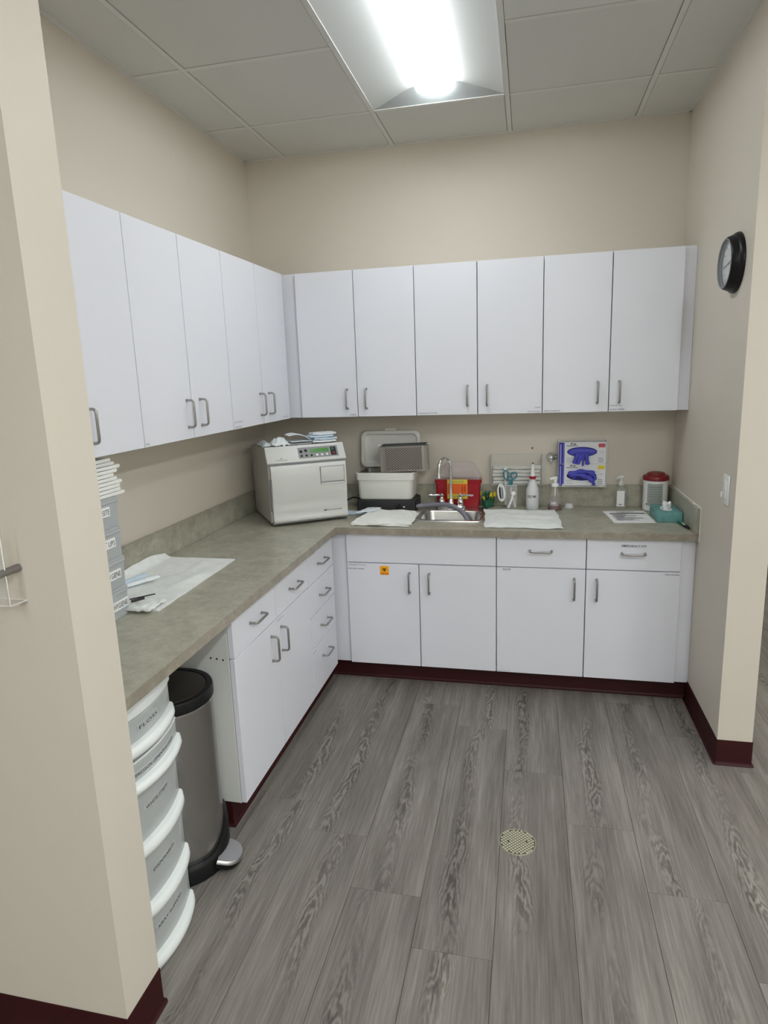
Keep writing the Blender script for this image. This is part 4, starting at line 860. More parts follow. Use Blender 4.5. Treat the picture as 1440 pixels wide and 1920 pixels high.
# bowl of yellow and green mixing tips
bx, by = 1.338, -0.066
t = thing('tip_bowl', 'small dark green glass bowl beside the sharps container', 'bowl', (bx, by, HC))
lathe_obj('bowl_wall', 'greenglass', t, bx, by, HC + 0.0005, [(0.024, 0), (0.028, 0.002), (0.036, 0.045), (0.034, 0.045), (0.026, 0.005), (0.002, 0.004)])
spots = [(-0.012, -0.012, -0.40, 0.25, 'tipyellow', 'green'), (0.006, -0.016, 0.30, 0.35, 'green', 'tipyellow'), (0.016, -0.004, 0.62, 0.15, 'green', 'tipyellow'), (-0.016, 0.004, -0.55, 0.0, 'tipyellow', 'tipyellow'), (0.002, 0.008, 0.1, -0.2, 'green', 'green'), (0.014, 0.010, 0.5, -0.3, 'tipyellow', 'tipyellow'), (-0.006, 0.014, -0.2, -0.3, 'green', 'green'), (0.0, -0.004, 0.45, 0.5, 'tipyellow', 'green')]
tl = ['yellow mixing tip leaning left at the front of the green bowl', 'green mixing tip with yellow end at the front of the green bowl', 'green mixing tip with yellow end leaning far right in the green bowl', 'all-yellow mixing tip leaning far left in the green bowl', 'upright green mixing tip in the middle of the green bowl', 'all-yellow mixing tip leaning right in the green bowl', 'green mixing tip at the back left of the green bowl', 'yellow mixing tip with green end leaning right in the green bowl']
for (ox, oy, lx, ly, m1, m2), lb in zip(spots, tl):
    p0 = Vector((bx + ox, by + oy, HC + 0.008)); dv = Vector((lx * 0.55, -ly * 0.4, 1)).normalized(); L1 = 0.058
    tt = thing('mixing_tip', lb, 'mixing tip', p0, 'mixing tips in the green bowl')
    obj('tube', tube(BM(), [p0, p0 + dv * L1], 0.0038, 8), m1, tt)
    obj('collar', tube(BM(), [p0 + dv * L1, p0 + dv * (L1 + 0.006), p0 + dv * (L1 + 0.010), p0 + dv * (L1 + 0.022)], [0.0075, 0.0085, 0.006, 0.005], 8), m2, tt)

# clear cup with scissors and brushes
ux, uy = 1.466, -0.080
t = thing('clear_cup', 'clear square plastic cup holding scissors and brushes', 'cup', (ux, uy, HC))
obj('cup_wall', loft(BM(), [rrect(ux - .026, ux + .026, uy - .026, uy + .026, .008, HC + .0005), rrect(ux - .031, ux + .031, uy - .031, uy + .031, .009, HC + .130), rrect(ux - .029, ux + .029, uy - .029, uy + .029, .008, HC + .130), rrect(ux - .024, ux + .024, uy - .024, uy + .024, .007, HC + .004)]), 'clear', t)
obj('cup_rim', tube(BM(), rrect(ux - .031, ux + .031, uy - .031, uy + .031, .009, HC + .130) + [rrect(ux - .031, ux + .031, uy - .031, uy + .031, .009, HC + .130)[0]], 0.0016, 6), 'clearline', t)
for cxs, cys in ((-1, -1), (1, -1)): obj('cup_edge', tube(BM(), [(ux + cxs * .024, uy + cys * .024, HC + .002), (ux + cxs * .029, uy + cys * .029, HC + .130)], 0.0012, 6), 'clearline', t)
t = thing('scissors', 'teal-handled scissors standing in the clear cup', 'scissors', (ux, uy, HC + 0.01))
def loop_(cx_, cz_, rx, rz, y_, tilt): return [(cx_ + rx * math.cos(a) * math.cos(tilt) - rz * math.sin(a) * math.sin(tilt), y_, cz_ + rx * math.cos(a) * math.sin(tilt) + rz * math.sin(a) * math.cos(tilt)) for a in [2 * PI * i / 16 for i in range(17)]]
obj('handle_loop', tube(BM(), loop_(1.437, 1.020, 0.013, 0.026, uy, 0.10), 0.0040, 8), 'teal', t); obj('handle_loop', tube(BM(), loop_(1.478, 1.016, 0.015, 0.018, uy + 0.004, -0.5), 0.0040, 8), 'teal', t)
obj('shank', tube(BM(), smoothpath([(1.446, uy, 0.998), (1.456, uy, 0.975), (1.464, uy, 0.955)], 3), 0.005, 8), 'teal', t); obj('shank', tube(BM(), smoothpath([(1.470, uy + .004, 0.998), (1.467, uy + .004, 0.975), (1.462, uy + .004, 0.955)], 3), 0.005, 8), 'teal', t)
obj('blade', prism(BM(), [(1.460, 0.955), (1.468, 0.955), (1.470, 0.90), (1.466, 0.848)], 'y', uy - 0.001, uy + 0.001), 'blade', t); obj('blade', prism(BM(), [(1.458, 0.955), (1.466, 0.955), (1.462, 0.848), (1.456, 0.90)], 'y', uy + 0.002, uy + 0.004), 'blade', t)
# white oval scrub brush hooked over the cup
t = thing('scrub_brush', 'white oval scrub brush with dark bristles hung on the cup rim', 'brush', (1.410, uy - 0.02, 0.875))
WF = frame((1.413, uy - 0.043, 0.930), (0.98, -0.05, 0.09), (-0.09, 0, 0.99))
ov = lambda rx, rz, z: [(rx * math.cos(2 * PI * i / 24), rz * math.sin(2 * PI * i / 24) * (1.0), z) for i in range(24)]
obj('brush_body', loft(BM(), [ov(.019, .046, -.020), ov(.023, .051, -.014), ov(.023, .051, .006), ov(.020, .048, .010), ov(.013, .040, .010), ov(.012, .039, .003)]), 'white', t, WF, ang=40)
obj('bristles', box(BM(), -0.010, -0.002, -0.034, 0.032, .003, .0085), 'ink', t, WF); obj('bristles', box(BM(), 0.0025, 0.010, -0.034, 0.028, .003, .008), 'greyink', t, WF)
t = thing('handled_brush', 'white stick brush with round head leaning in the cup', 'brush', (1.47, uy - 0.035, HC + 0.01))
obj('stick', tube(BM(), [(1.450, uy - 0.045, HC + 0.008), (1.467, uy - 0.043, HC + 0.050), (1.474, uy - 0.042, HC + 0.075)], [0.0065, 0.0060, 0.0060], 8), 'white', t); 
obj('round_head', lathe(BM(), [(0.010, 0), (0.012, 0.002), (0.012, 0.008), (0.009, 0.010), (0.006, 0.010), (0.005, 0.006)], 0, 0, 18), 'white', t, FY(1.478, uy - 0.040, HC + 0.088))
t = thing('plastic_spatula', 'thin pale spatula standing at the back of the clear cup', 'spatula', (1.44, uy + 0.015, HC + 0.01))
obj('shaft', box(BM(), 1.428, 1.438, uy + 0.014, uy + 0.017, HC + 0.012, HC + 0.185, bev=0.0012, seg=1), 'ivory', t); obj('tip', box(BM(), 1.424, 1.442, uy + 0.014, uy + 0.017, HC + 0.185, HC + 0.225, bev=0.0014, seg=1), 'ivory', t)
tag(obj('applicator_stick', tube(BM(), [(1.486, uy - 0.015, HC + 0.006), (1.476, uy - 0.018, HC + 0.06)], 0.0045, 8), 'white'), 'short white stick at the right inside the clear cup', 'stick')

# squeeze bottle
sx, sy = 1.579, -0.112
t = thing('squeeze_bottle', 'white squeeze bottle with red collar and pointed nozzle', 'bottle', (sx, sy, HC))
lathe_obj('bottle_body', 'milky', t, sx, sy, HC + .0005, [(0.030, 0), (0.034, 0.005), (0.034, 0.105), (0.032, 0.116), (0.024, 0.135), (0.018, 0.150), (0.0165, 0.158), (0.018, 0.166)], 28)
lathe_obj('collar', 'red', t, sx, sy, HC + .167, [(0.0165, 0), (0.0168, 0.001), (0.0168, 0.014), (0.0155, 0.015)])
lathe_obj('nozzle', 'white', t, sx, sy, HC + .182, [(0.0125, 0), (0.0115, 0.015), (0.0070, 0.050), (0.0055, 0.064), (0.0035, 0.066)])
lathe_obj('nozzle_cap', 'brown', t, sx, sy, HC + .248, [(0.0052, 0), (0.0048, 0.005), (0.001, 0.007)], 12)
tx = text('ENZYME', 0.014, FY(0, 0, HC + 0.068), 'ink', t, width=.052, bold=0.004, shear=0.2)
for v in tx.data.vertices:
    a = (v.co.x + 0.000) / 0.0345 - 0.1; v.co.x = 0.0345 * math.sin(a); v.co.y = -0.0345 * math.cos(a)
tx.location = Vector((sx, sy, tx.location.z)); WM[tx.name] = Matrix.Translation(tx.location)

# conical soap bottle
kx, ky = 1.697, -0.118
t = thing('soap_bottle', 'clear cone-shaped pump bottle with red soap at the bottom', 'bottle', (kx, ky, HC))
lathe_obj('flask', 'clear', t, kx, ky, HC + .0005, [(0.036, 0), (0.0385, 0.004), (0.036, 0.022), (0.024, 0.085), (0.019, 0.110), (0.017, 0.122), (0.017, 0.126)])
lathe_obj('liquid', 'soap', t, kx, ky, HC + .002, [(0.0345, 0), (0.0370, 0.003), (0.0348, 0.021), (0.0335, 0.026), (0.002, 0.0262)])
bm = BM(); rows = []
for zq, rq in ((0.026, 0.0362), (0.078, 0.0262)): rows.append([(kx + rq * math.sin(a), ky - rq * math.cos(a), HC + zq) for a in [-0.75 + 1.3 * i / 8 for i in range(9)]])
loft(bm, rows, False, False, False); bmesh.ops.solidify(bm, geom=bm.faces[:], thickness=0.0005); obj('label_sticker', bm, mat('pink_grey_label', (0.52, 0.47, 0.47), 0.6, var=0.25, vscale=90), t)
bm = BM(); rows = []
for zq, rq in ((0.034, 0.0352), (0.048, 0.0328)): rows.append([(kx + rq * math.sin(a), ky - rq * math.cos(a), HC + zq) for a in [-0.70 + 0.9 * i / 8 for i in range(9)]])
loft(bm, rows, False, False, False); bmesh.ops.solidify(bm, geom=bm.faces[:], thickness=0.0005); obj('label_panel', bm, 'paper', t)
lathe_obj('pump_tube', 'white', t, kx, ky, HC + .03, [(0.003, 0), (0.003, 0.096)], 8)
lathe_obj('pump_collar', 'white', t, kx, ky, HC + .1265, [(0.019, 0), (0.020, 0.003), (0.019, 0.016), (0.008, 0.020), (0.007, 0.040)])
obj('pump_head', tube(BM(), [(kx + 0.008, ky, HC + 0.170), (kx - 0.006, ky - 0.003, HC + 0.172), (kx - 0.03, ky - 0.012, HC + 0.169)], [0.0105, 0.0095, 0.0045], 10), 'white', t)
# small clear cap
t = thing('medicine_cup', 'small upturned clear plastic cup beside the soap bottle', 'cup', (1.775, -0.062, HC))
lathe_obj('cap_shell', 'clearline', t, 1.775, -0.062, HC + .0003, [(0.026, 0), (0.027, 0.003), (0.022, 0.016), (0.018, 0.022), (0.008, 0.024), (0.001, 0.024)]); lathe_obj('cap_ring', 'clear', t, 1.775, -0.062, HC + .0245, [(0.010, 0), (0.010, 0.003), (0.007, 0.003)])
# sanitizer
nx0, ny0 = 2.040, -0.062
t = thing('sanitizer_bottle', 'clear sanitizer pump bottle with white label by the backsplash', 'bottle', (nx0, ny0, HC))
def orr(a, b, z): return rrect(nx0 - a, nx0 + a, ny0 - b, ny0 + b, min(a, b) * 0.7, z)
obj('bottle_body', loft(BM(), [orr(.026, .018, HC + .0005), orr(.029, .020, HC + .006), orr(.029, .020, HC + .085), orr(.024, .017, HC + .103), orr(.011, .011, HC + .116), orr(.011, .011, HC + .126)]), 'clear', t)
obj('gel', loft(BM(), [orr(.024, .016, HC + .003), orr(.027, .018, HC + .008), orr(.027, .018, HC + .048)]), 'clear', t)
part('front_label', 'paper', t, nx0 - 0.022, nx0 + 0.016, ny0 - 0.0215, ny0 - 0.0205, HC + 0.014, HC + 0.098); part('label_strip', 'greyink', t, nx0 - 0.012, nx0 + 0.004, ny0 - 0.0222, ny0 - 0.0214, HC + 0.021, HC + 0.027)
part('side_label', 'greyink', t, nx0 + 0.019, nx0 + 0.028, ny0 - 0.0205, ny0 - 0.0200, HC + 0.045, HC + 0.088)
lathe_obj('pump_collar', 'clearline', t, nx0, ny0, HC + .1265, [(0.014, 0), (0.014, 0.016), (0.006, 0.020), (0.005, 0.036)], 16)
obj('pump_head', tube(BM(), [(nx0 + 0.008, ny0, HC + 0.168), (nx0 - 0.008, ny0, HC + 0.170), (nx0 - 0.026, ny0 - 0.004, HC + 0.160)], [0.008, 0.007, 0.004], 8), 'clearline', t)
# wipes canister
wx, wy = 2.206, -0.094
t = thing('wipes_canister', 'white wipes canister with dark red lid in the right corner', 'canister', (wx, wy, HC))
lathe_obj('canister', 'white', t, wx, wy, HC + .0005, [(0.056, 0), (0.060, 0.004), (0.060, 0.158), (0.062, 0.160)], 36)
lathe_obj('lid', 'redlid', t, wx, wy, HC + .161, [(0.0625, 0), (0.0645, 0.002), (0.0645, 0.018), (0.060, 0.024), (0.047, 0.027), (0.043, 0.036), (0.036, 0.039), (0.030, 0.037)], 36)
def wrapped(name, m, r, a0, a1, z0, z1, parent):
    bm = BM(); rows = [[(wx + r * math.sin(a), wy - r * math.cos(a), HC + zq) for a in [a0 + (a1 - a0) * i / 12 for i in range(13)]] for zq in (z0, z1)]
    loft(bm, rows, False, False, False); bmesh.ops.solidify(bm, geom=bm.faces[:], thickness=0.0005); return obj(name, bm, m, parent)
wrapped('wrap_label', mat('pale_green_label', (0.62, 0.66, 0.62), 0.5), 0.0606, -0.85, 0.45, 0.030, 0.148, t)
for k in range(8): wrapped('label_line', mat('label_text', (0.36, 0.40, 0.38), 0.6) if k == 0 else 'greyline', 0.0612, -0.68, 0.30, 0.135 - 0.013 * k, 0.138 - 0.013 * k, t) if False else None
M['greyline'] = mat('pale_print', (0.42, 0.46, 0.45), 0.7)
for k in range(8): wrapped('label_line', 'greyline', 0.0612, -0.68 + 0.05 * (k % 3), 0.34 - 0.08 * (k % 2), 0.128 - 0.0125 * k, 0.132 - 0.0125 * k, t)
wrapped('label_mark', 'ink', 0.0610, -0.95, -0.86, 0.034, 0.042, t)
# tissue box
tx0, tx1, ty0, ty1 = 2.166, 2.279, -0.390, -0.196
t = thing('tissue_box', 'flat teal tissue box with a white tissue sticking out', 'tissue box', ((tx0 + tx1) / 2, (ty0 + ty1) / 2, HC))
TXm = Matrix.Translation(((tx0 + tx1) / 2, (ty0 + ty1) / 2, HC)) @ Matrix.Rotation(math.radians(1.0), 4, 'Z')
a, b = (tx1 - tx0) / 2, (ty1 - ty0) / 2
obj('carton', box(BM(), -a, a, -b, b, 0.0005, 0.049, bev=0.002), 'tissuebox', t, TXm)
obj('slot_film', loft(BM(), [[(x * 0.026, y * 0.055, 0.0492) for x, y, _ in circ(0, 0, 0, 1, 18)], [(x * 0.026, y * 0.055, 0.0498) for x, y, _ in circ(0, 0, 0, 1, 18)]]), 'paper', t, TXm)
def tis(s, t_):
    a_ = s * 2 * PI; r = 0.022 + 0.012 * t_ * math.sin(3 * a_ + 1) - 0.012 * t_
    return (r * math.cos(a_) + 0.004 * noise.noise(Vector((s * 9, t_ * 4, 1))), 1.3 * r * math.sin(a_) - 0.01 * t_, 0.050 + 0.030 * t_ + 0.007 * math.sin(4 * a_))
bm = BM(); n = 24; rings = [[tis(i / n, k / 6) for i in range(n)] for k in range(7)]; loft(bm, rings); tag(obj('tissue', bm, 'paper', None, TXm, ang=60), 'crumpled white tissue poking out of the teal box', 'tissue')
# printed sheet
PQ = [(1.967, -0.419), (2.160, -0.404), (2.148, -0.130), (1.940, -0.152)]
folded_cloth('printed_sheet', 'printed white sheet lying on the right counter', PQ, HC + 0.0002, 1, 0.0012, 'paper', 'paper', 0.0012, 31)
PSo = bpy.data.objects[[o.name for o in bpy.data.objects if o.name.startswith('printed_sheet')][0]]
def psq(u0, u1, v0, v1, m, nm):
    A, B, C_, D = [Vector((x, y, 0)) for x, y in PQ]; f = lambda u, v: ((A * (1 - u) + B * u) * (1 - v) + (D * (1 - u) + C_ * u) * v)
    bm = BM(); vs = [bm.verts.new((*f(u, v).xy, HC + 0.0034)) for u, v in ((u0, v0), (u1, v0), (u1, v1), (u0, v1))]; bm.faces.new(vs); bmesh.ops.solidify(bm, geom=bm.faces[:], thickness=0.0003); obj(nm, bm, m, PSo)
psq(0.10, 0.95, 0.72, 0.78, 'greyink', 'heading_bar')
psq(0.30, 0.72, 0.86, 0.89, 'greyline', 'print_line')
for k in range(7): psq(0.12, (0.48, 0.70, 0.40, 0.62, 0.80, 0.55, 0.66)[k], 0.64 - 0.075 * k, 0.665 - 0.075 * k, 'greyline', 'print_line')
# marker
t = thing('marker_pen', 'dark green marker against the right side splash', 'pen', (2.268, -0.47, HC))
obj('barrel', tube(BM(), [(2.258, -0.412, HC + 0.0075), (2.270, -0.475, HC + 0.0075)], 0.0070, 10), 'green', t); obj('cap', tube(BM(), [(2.270, -0.476, HC + 0.0075), (2.275, -0.505, HC + 0.0075), (2.278, -0.53, HC + 0.007)], [0.0072, 0.0070, 0.004], 10), 'black', t)
obj('pen_clip', box(BM(), 2.262, 2.268, -0.50, -0.45, HC + 0.0142, HC + 0.0165, bev=0.0008, seg=1), 'white', t)

# ------------------------------------------------------------------ things on the back wall
gx0, gx1, gz0, gz1, gd = 1.714, 1.957, 0.962, 1.196, 0.080
t = thing('glove_rack', 'thin clear wall rack holding two glove boxes', 'rack', ((gx0 + gx1) / 2, -0.04, gz0))
part('rack_back', 'clear', t, gx0 - 0.004, gx1 + 0.004, -0.0035, -0.0005, gz0 - 0.006, gz1 + 0.012); part('rack_shelf', 'clearline', t, gx0 - 0.004, gx1 + 0.004, -gd - 0.006, -0.0035, gz0 - 0.006, gz0 - 0.002)
part('rack_side', 'clearline', t, gx1 + 0.0015, gx1 + 0.004, -gd, -0.0035, gz0 - 0.002, gz1 + 0.005); part('rack_lip', 'clearline', t, gx0 + 0.02, gx0 + 0.035, -gd - 0.008, -gd - 0.006, gz0 - 0.006, gz0 + 0.01); part('rack_lip', 'clearline', t, gx1 - 0.035, gx1 - 0.01, -gd - 0.008, -gd - 0.006, gz0 - 0.006, gz0 + 0.01)
gm = (gz0 + gz1) / 2
glab = ['lower glove box on the wall, with a yellow corner mark', 'upper glove box on the wall, with a red corner mark']
for k, (z0, z1) in enumerate(((gz0, gm), (gm + 0.0005, gz1))):
    t = thing('glove_box', glab[k], 'glove box', ((gx0 + gx1) / 2, -0.04, z0), 'glove boxes on the wall')
    part('carton', 'boxwhite', t, gx0, gx1, -gd, -0.004, z0 + 0.0003, z1, bev=0.001, seg=1)
    B_ = FY(gx0, -gd, z0); wd, hh = gx1 - gx0, z1 - z0
    quad('side_band', 'navy', t, B_, 0.001, 0.030, 0.001, hh - 0.001)
    quad('band_stripe', 'lavender', t, B_, 0.007, 0.014, 0.004, hh - 0.010, z=0.0006); quad('band_line', 'lavender', t, B_, 0.024, 0.0265, 0.002, hh - 0.002, z=0.0006)
    quad('corner_mark', ('yellow', 'pink')[k], t, B_, wd - 0.040, wd - 0.006, hh - 0.028, hh - 0.008)
    for q_ in range(2): obj('logo_mark', loft(BM(), [[(0.066 + 0.016 * q_ + 0.0075 * x, hh - 0.0085 - 0.002 * q_ + 0.0028 * y + 0.002 * x, z) for x, y, _ in circ(0, 0, 0, 1, 14)] for z in (0.0002, 0.0008)]), 'ink', t, B_)
    quad('brand_line', 'greyink', t, B_, 0.040, 0.098, hh - 0.0215, hh - 0.0170)
    for q_ in range(3): quad('print_line', 'greyline', t, B_, 0.040, 0.080 - 0.006 * (q_ % 2), 0.010 + 0.009 * q_, 0.0125 + 0.009 * q_)
    for q_ in range(3): quad('print_line', 'greyink', t, B_, wd - 0.040, wd - 0.016 + 0.003 * (q_ % 2), 0.010 + 0.010 * q_, 0.0135 + 0.010 * q_)
    quad('print_line', 'greyline', t, B_, wd - 0.030, wd - 0.012, hh * 0.52, hh * 0.54)
    cxh, czh = 0.120, hh * (0.56 if k else 0.46)
    ell = lambda a, b, z, cx_=0.120, cz_=None: [(cx_ + a * x, (cz_ if cz_ is not None else czh) + b * y, z) for x, y, _ in circ(0, 0, 0, 1, 28)]
    obj('opening', loft(BM(), [ell(0.077, 0.026, 0.0002), ell(0.077, 0.026, 0.0009)]), 'gloved', t, B_)
    if k:   # cuff and hanging fingers
        tt = thing('hanging_glove', 'blue glove hanging out of the upper glove box', 'glove', (gx0 + 0.12, -gd - 0.01, z0), 'blue gloves')
        obj('cuff', loft(BM(), [ell(0.074, 0.022, 0.001), ell(0.068, 0.019, 0.008), ell(0.045, 0.012, 0.012, 0.122)]), 'glove', tt, B_)
        for fx0_, fz0, fx1_, fz1, r in ((0.098, 0.058, 0.080, 0.006, 0.0125), (0.112, 0.055, 0.098, 0.002, 0.0115), (0.130, 0.052, 0.124, -0.010, 0.0060), (0.140, 0.055, 0.150, 0.000, 0.0120), (0.128, 0.060, 0.118, 0.022, 0.014)):
            obj('finger', tube(BM(), smoothpath([(fx0_, fz0, 0.010), ((fx0_ + fx1_) / 2, (fz0 + fz1) / 2, 0.017), (fx1_, fz1, 0.010)], 4), [r * (0.85 + 0.15 * math.sin(i)) if i < 8 else r * 0.6 for i in range(9)], 10), 'glove', tt, B_)
    else:
        tt = thing('tucked_glove', 'blue glove bunched across the opening of the lower glove box', 'glove', (gx0 + 0.12, -gd - 0.01, z0), 'blue gloves')
        for pts, r in (([(0.052, 0.064, .010), (0.090, 0.074, .012), (0.135, 0.078, .012), (0.185, 0.066, .008)], 0.015), ([(0.060, 0.060, .008), (0.110, 0.060, .014), (0.150, 0.046, .014), (0.175, 0.030, .010)], 0.015), ([(0.150, 0.054, .010), (0.172, 0.040, .014), (0.182, 0.018, .012), (0.184, 0.006, .010)], 0.0105), ([(0.070, 0.058, .006), (0.078, 0.050, .010), (0.084, 0.042, .010)], 0.012), ([(0.165, 0.062, .010), (0.186, 0.052, .012), (0.190, 0.034, .010)], 0.010)):
            obj('fold', tube(BM(), smoothpath(pts, 4), [r * (0.8 + 0.2 * math.sin(1.3 * i)) for i in range(4 * (len(pts) - 1) + 1)], 10), 'glove', tt, B_)
# paper dispenser
px0, px1, pz0, pz1 = 1.354, 1.632, 0.962, 1.124
t = thing('paper_dispenser', 'clear acrylic wall dispenser full of folded white paper', 'dispenser', ((px0 + px1) / 2, -0.03, pz0))
part('back_plate', 'clear', t, px0, px1 + 0.022, -0.003, -0.0005, pz0 - 0.004, pz1 + 0.002); part('front_plate', 'clear', t, px0 + 0.006, px1 - 0.006, -0.052, -0.0495, pz0, pz0 + 0.105)
part('base_plate', 'clearline', t, px0, px1, -0.052, -0.003, pz0 - 0.003, pz0); part('front_edge', 'clearline', t, px0 + 0.006, px1 - 0.006, -0.0525, -0.0490, pz0 + 0.104, pz0 + 0.107)
for x in (px0, px1 - 0.0025): part('side_plate', 'clearline', t, x, x + 0.0025, -0.052, -0.003, pz0, pz1)
part('top_edge', 'clearline', t, px0, px1, -0.0045, -0.0025, pz1, pz1 + 0.002)
pl_ = ['lowest', 'second lowest', 'middle', 'second highest', 'top']
for k in range(5):
    z = pz0 + 0.0005 + 0.0205 * k
    def pf(s, t_, k=k, z=z): return (px0 + 0.010 + 0.004 * math.sin(k * 2) + (px1 - px0 - 0.024) * s, -0.044 + 0.036 * t_, z + 0.0175 + 0.0035 * noise.noise(Vector((s * 5, t_ * 2, k * 2.2))) )
    tag(obj('folded_paper', sheet(BM(), pf, 18, 5, 0.014), 'ivory', ang=60), pl_[k] + ' bundle of folded white paper in the acrylic dispenser', 'paper', 'paper bundles in the dispenser')
# chrome hook and a wall plug
t = thing('chrome_bracket', 'round chrome bracket on the wall left of the glove boxes', 'wall bracket', (1.678, -0.02, 1.08))
CFm = FY(1.676, -0.0005, 1.110)
obj('flange', lathe(BM(), [(0.026, 0), (0.028, 0.003), (0.026, 0.010), (0.018, 0.016), (0.014, 0.022)], 0, 0, 24), 'chrome', t, CFm); bm = BM(); bmesh.ops.create_uvsphere(bm, u_segments=18, v_segments=12, radius=0.015, matrix=Matrix.Translation((0, 0, 0.032))); obj('ball', bm, 'chrome', t, CFm)
obj('prong', tube(BM(), smoothpath([(0, -0.005, 0.034), (0.004, -0.020, 0.040), (0.002, -0.032, 0.034), (0.000, -0.038, 0.026)], 4), 0.0045, 8), 'chrome', t, CFm); obj('side_nut', tube(BM(), [(0.014, 0, 0.030), (0.034, 0.002, 0.028)], [0.010, 0.007], 8), 'nickel', t, CFm)
tag(obj('wall_plug', lathe(BM(), [(0.0055, 0), (0.005, 0.003), (0.002, 0.004)], 0, 0, 10), 'brown', None, FY(1.576, -0.0004, 1.158)), 'small brown wall plug above the paper dispenser', 'wall plug')

# ------------------------------------------------------------------ right wall: clock, switch
t = thing('wall_clock', 'round black wall clock on the right wall', 'clock', (W, -0.880, 1.84))
KF = frame((W - 0.0005, -0.880, 1.945), (0, -1, 0), (0, 0, 1))
obj('case', lathe(BM(), [(0.108, 0.0), (0.1085, 0.004), (0.105, 0.013), (0.099, 0.018), (0.0985, 0.024), (0.095, 0.031), (0.093, 0.038), (0.090, 0.041), (0.087, 0.040), (0.086, 0.024), (0.002, 0.024)], 0, 0, 56), 'black', t, KF)
obj('bezel', lathe(BM(), [(0.0865, 0.0395), (0.089, 0.0425), (0.0865, 0.044), (0.083, 0.0415), (0.081, 0.032)], 0, 0, 56, cap0=False, cap1=False), mat('grey_bezel', (0.22, 0.23, 0.24), 0.35), t, KF)
fc = obj('dial', lathe(BM(), [(0.085, 0.0245), (0.085, 0.026), (0.001, 0.026)], 0, 0, 40), 'clockface', t, KF)
for k in range(12):
    a = k * PI / 6; o = obj('hour_mark', box(BM(), -0.0014, 0.0014, 0.064, 0.075, 0.0261, 0.0267), 'ink', fc, KF @ Matrix.Rotation(a, 4, 'Z'))
obj('hour_hand', box(BM(), -0.002, 0.002, -0.008, 0.044, 0.027, 0.028), 'ink', fc, KF @ Matrix.Rotation(math.radians(-75), 4, 'Z')); obj('minute_hand', box(BM(), -0.0015, 0.0015, -0.01, 0.064, 0.0285, 0.0295), 'ink', fc, KF @ Matrix.Rotation(math.radians(100), 4, 'Z'))
obj('glass', lathe(BM(), [(0.0845, 0.036), (0.0845, 0.0372), (0.001, 0.0382)], 0, 0, 40), mat('clock_glass', (0.9, 0.92, 0.95), 0.03, alpha=0.12), t, KF)
t = thing('light_switch', 'white dimmer switch on the right wall', 'switch', (W, -0.960, 1.05))
part('plate', 'white', t, W - 0.006, W - 0.0003, -0.995, -0.925, 1.045, 1.160, bev=0.002); part('paddle', 'white', t, W - 0.010, W - 0.006, -0.977, -0.943, 1.067, 1.138, bev=0.0015); part('slider', 'white', t, W - 0.015, W - 0.006, -0.940, -0.932, 1.070, 1.090, bev=0.001)

# ------------------------------------------------------------------ left wall face: acrylic holder and peg
t = thing('acrylic_holder', 'clear acrylic pocket on the left wall at the frame edge', 'holder', (0.42, YP - 0.02, 1.148))
ax0, ax1, ay = 0.30, 0.540, YP - 0.040
part('back_plate', 'clear', t, ax0, 0.500, YP - 0.0035, YP - 0.0005, 1.148, 1.34); part('base_plate', 'clear', t, ax0, ax1, ay, YP - 0.0005, 1.146, 1.149)
part('front_plate', 'clear', t, ax0, ax1 - 0.006, ay, ay + 0.0025, 1.149, 1.300)
for p_ in ([(ax1 - 0.006, ay, 1.148), (ax1 - 0.006, ay, 1.300)], [(ax0, ay, 1.148), (ax1 - 0.006, ay, 1.148)], [(ax1 - 0.006, ay, 1.148), (ax1, YP - 0.001, 1.148)], [(ax0, YP - 0.001, 1.148), (ax1, YP - 0.001, 1.148)]): obj('plate_edge', tube(BM(), p_, 0.0013, 6), mat('acrylic_edge', (0.86, 0.80, 0.76), 0.2) if False else 'caulk', t)
t = thing('wall_peg', 'short dark metal peg sticking out of the left wall', 'peg', (0.528, YP, 1.215))
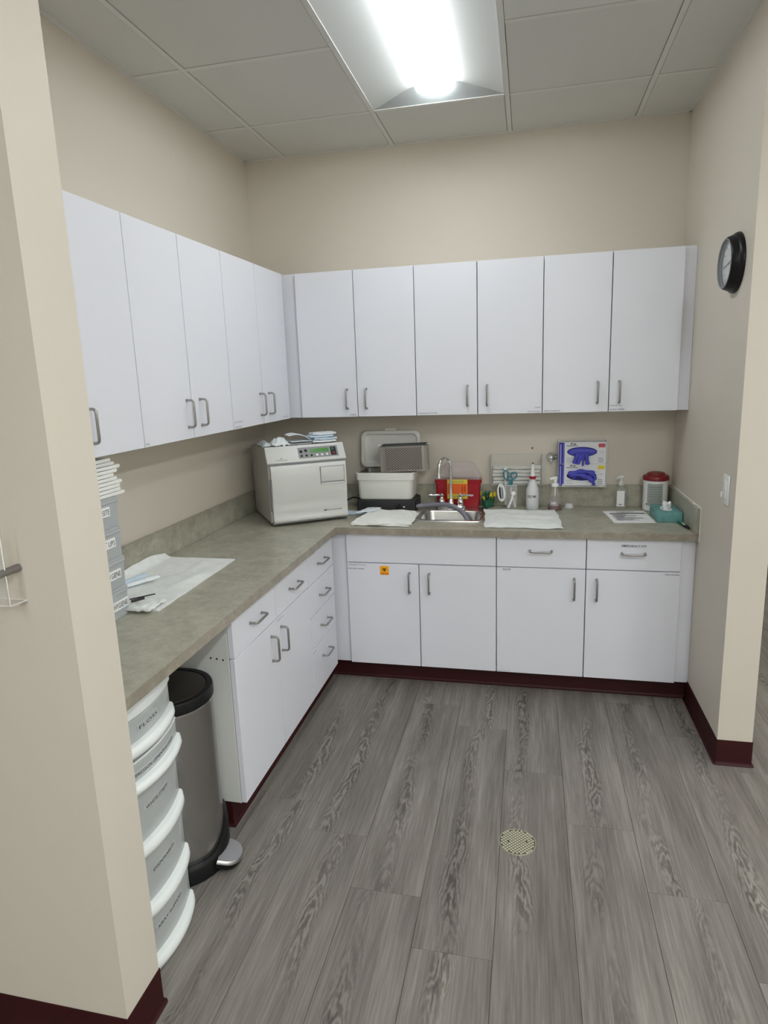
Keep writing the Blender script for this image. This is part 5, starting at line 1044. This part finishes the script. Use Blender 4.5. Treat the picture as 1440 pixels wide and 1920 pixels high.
obj('rod', tube(BM(), [(0.530, YP - 0.0005, 1.218), (0.530, YP - 0.012, 1.218), (0.530, YP - 0.03, 1.218), (0.530, YP - 0.14, 1.218)], [0.0085, 0.0085, 0.0080, 0.0080], 14), mat('dark_peg', (0.26, 0.25, 0.25), 0.35, 0.8), t)
obj('end_cap', tube(BM(), [(0.530, YP - 0.1405, 1.218), (0.530, YP - 0.155, 1.218)], 0.0085, 14), 'blackmat', t)

# ------------------------------------------------------------------ floor drain
dxc, dyc = 1.531, -1.652
t = thing('floor_drain', 'round brass floor drain grate set in the planks', 'drain', (dxc, dyc, 0))
lathe_obj('drain_plate', mat('drain_dark', (0.075, 0.070, 0.050), 0.6, 0.0), t, dxc, dyc, 0.0001, [(0.062, 0), (0.062, 0.0008), (0.001, 0.0009)], 40)
bm = BM(); R_ = 0.0635
loft(bm, [circ(dxc, dyc, 0.0004, R_, 40), circ(dxc, dyc, 0.0016, R_ - 0.001, 40), circ(dxc, dyc, 0.0016, R_ - 0.0035, 40), circ(dxc, dyc, 0.0009, R_ - 0.004, 40)], False, False); obj('drain_rim', bm, mat('drain_ring', (0.36, 0.35, 0.26), 0.45, 0.6), t)
bm = BM(); st = 0.0092
for i in range(-12, 13):
    for j in range(-12, 13):
        u, v = i * st, j * st; x, y = (u - v) * 0.7071, (u + v) * 0.7071
        if math.hypot(x, y) < R_ - 0.006:
            c_ = Matrix.Translation((dxc + x, dyc + y, 0.0018)) @ Matrix.Rotation(PI / 4, 4, 'Z'); h_ = st * 0.36
            vs0 = [bm.verts.new(c_ @ Vector((a * h_, b * h_, -0.0008))) for a, b in ((-1, -1), (1, -1), (1, 1), (-1, 1))]; vs1 = [bm.verts.new(c_ @ Vector((a * h_ * .6, b * h_ * .6, 0.0008))) for a, b in ((-1, -1), (1, -1), (1, 1), (-1, 1))]
            bm.faces.new(vs1)
            for k in range(4): bm.faces.new((vs0[k], vs0[(k + 1) % 4], vs1[(k + 1) % 4], vs1[k]))
o = obj('grate_studs', bm, 'brass', t); o['kind'] = 'stuff'
for s in (-1, 1): lathe_obj('drain_screw', 'ink', t, dxc + s * 0.030, dyc + s * 0.004, 0.0024, [(0.0042, 0), (0.0035, 0.0008)], 10)
